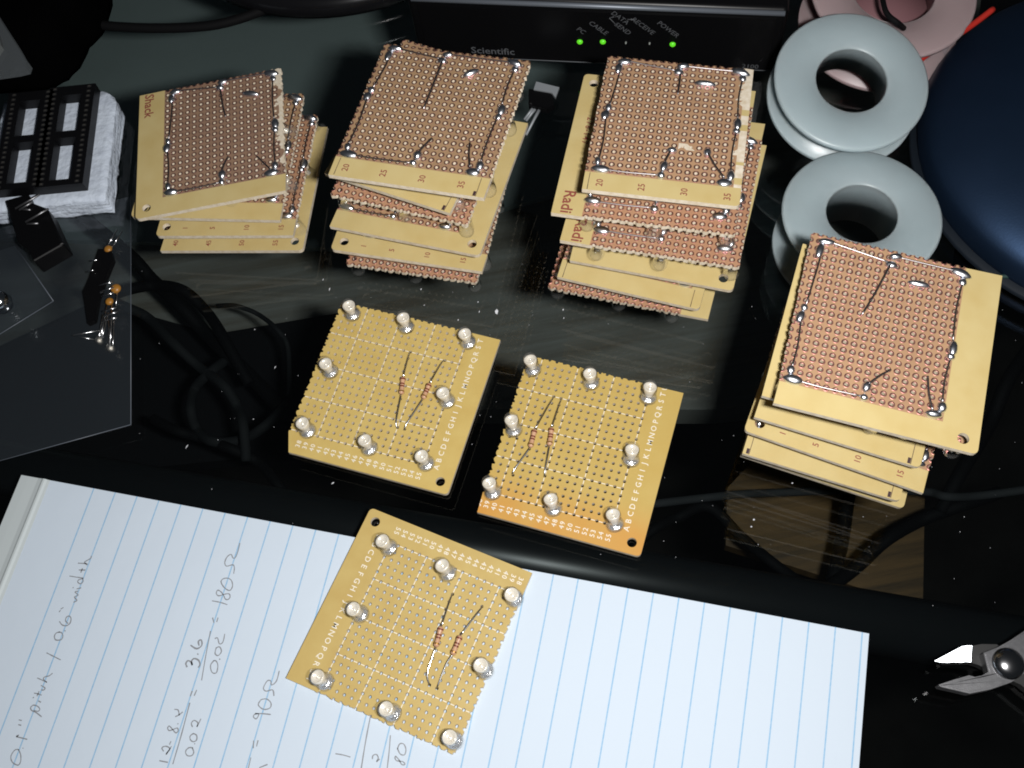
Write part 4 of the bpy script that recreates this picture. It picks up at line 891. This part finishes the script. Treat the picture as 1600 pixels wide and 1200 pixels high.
prism(bm, list(reversed(cq([(600,600),(760,512),(830,500),(900,488),(1010,490),(1100,560),(1300,700),(1500,900),(1400,960),(1180,780),(1000,700),(880,640),(826,622),(640,625)],5))), 0.8, 4.4)
add('rear_jaw', tomesh('rear_jaw', bm, mats=[mat('dark_steel', (.05,.05,.05), .5, metal=.7)]), ct)
# polished cutting bevel facing up towards the lens
q2 = [(553,613),(620,578),(752,508),(790,502),(826,502),(820,560),(818,622),(780,618),(740,624),(690,620),(650,625),(600,622)]
pc = at(1340+700/4.615, 900+570/4.615, 6.5); nb_ = (CAM + RIGHT*20 - pc).normalized()
bm = bmesh.new(); top = [ci @ onplane(1340+x/4.615, 900+y/4.615, pc, nb_) for x, y in q2]
tv = [bm.verts.new(p) for p in top]; bv = [bm.verts.new(p - nb_*1.6) for p in top]
bm.faces.new(tv); bm.faces.new(list(reversed(bv)))
for i in range(len(tv)): bm.faces.new((tv[i], bv[i], bv[(i+1)%len(tv)], tv[(i+1)%len(tv)]))
bmesh.ops.recalc_face_normals(bm, faces=bm.faces); add('cutting_edge', tomesh('cutting_edge', bm, mats=[mat('polished_steel', (.50,.53,.56), .42, metal=1, bump=(1.2,.35,.2))]), ct)
rp = ci @ at(1340+1085/4.615, 900+632/4.615, CZ)
bm = bmesh.new(); lathe(bm, [(4.6,-.2),(4.5,.6),(3.9,1.5),(2.6,2.3),(0,2.7)], 26, 0, Matrix.Translation(rp)); add('rivet', tomesh('rivet', bm, True, [mat('rivet_steel', (.42,.42,.43), .2, metal=1)]), ct)
for l, z0, z1 in ((((1480,230),(1560,300),(1900,60),(1840,-40)), 3, 12), (((1500,900),(1400,960),(1720,1240),(1840,1180)), .5, 7)):
    bm = bmesh.new(); prism(bm, cq(l, 6), z0, z1); bmesh.ops.recalc_face_normals(bm, faces=bm.faces); add('handle', tomesh('handle', bm, mats=[mat('handle_grip', (.02,.02,.022), .5)]), ct)
# ================================================================ dust, lint and painted LED glints on the glass
bm = bmesh.new(); rn = random.Random(12)
def fleck(x, y, L, w, a):
    p = at(x, y, .05); c, s = math.cos(a), math.sin(a)
    v = [bm.verts.new((p.x + c*u - s*t, p.y + s*u + c*t, .05+h)) for u, t, h in ((-L,-w*.4,0),(L*.3,-w,.12),(L,0,.05),(L*.2,w,.15),(-L*.6,w*.7,0))]
    bm.faces.new(v)
for _ in range(150):
    x, y = rn.uniform(210, 1600), rn.uniform(400, 1000)
    fleck(x, y, rn.uniform(.06,.2), rn.uniform(.05,.11), rn.uniform(0,6))
for x, y, L, w, a in ((232,783,1.0,.28,.25),(776,487,1.1,.6,1.4),(292,698,.9,.16,.9),(430,574,.6,.14,.9),(1238,755,.3,.2,0),(520,755,.6,.2,.4),(716,500,.3,.2,1),(396,655,.3,.15,0),(1178,812,.35,.3,0),(1174,823,.3,.25,0),(398,515,.25,.2,0),(1280,1010,.3,.2,0),(505,437,.5,.13,1.1),(515,452,.75,.17,1.2),(658,452,.4,.2,1),(663,477,.3,.14,.4),(735,430,.55,.17,1.2),(747,472,.35,.15,1),(749,487,.45,.14,1.2),(880,484,.4,.2,1),(881,497,.35,.13,1.1),(758,398,.3,.16,.3)):  # the later flecks are painted glints: LED sparks reflected in the glass
    fleck(x, y, L, w, a)
tag(add('dust_and_glints', tomesh('dust_and_glints', bm, mats=[mat('lint_and_glint', (.62,.63,.66), .8)])), None, None, kind='stuff')
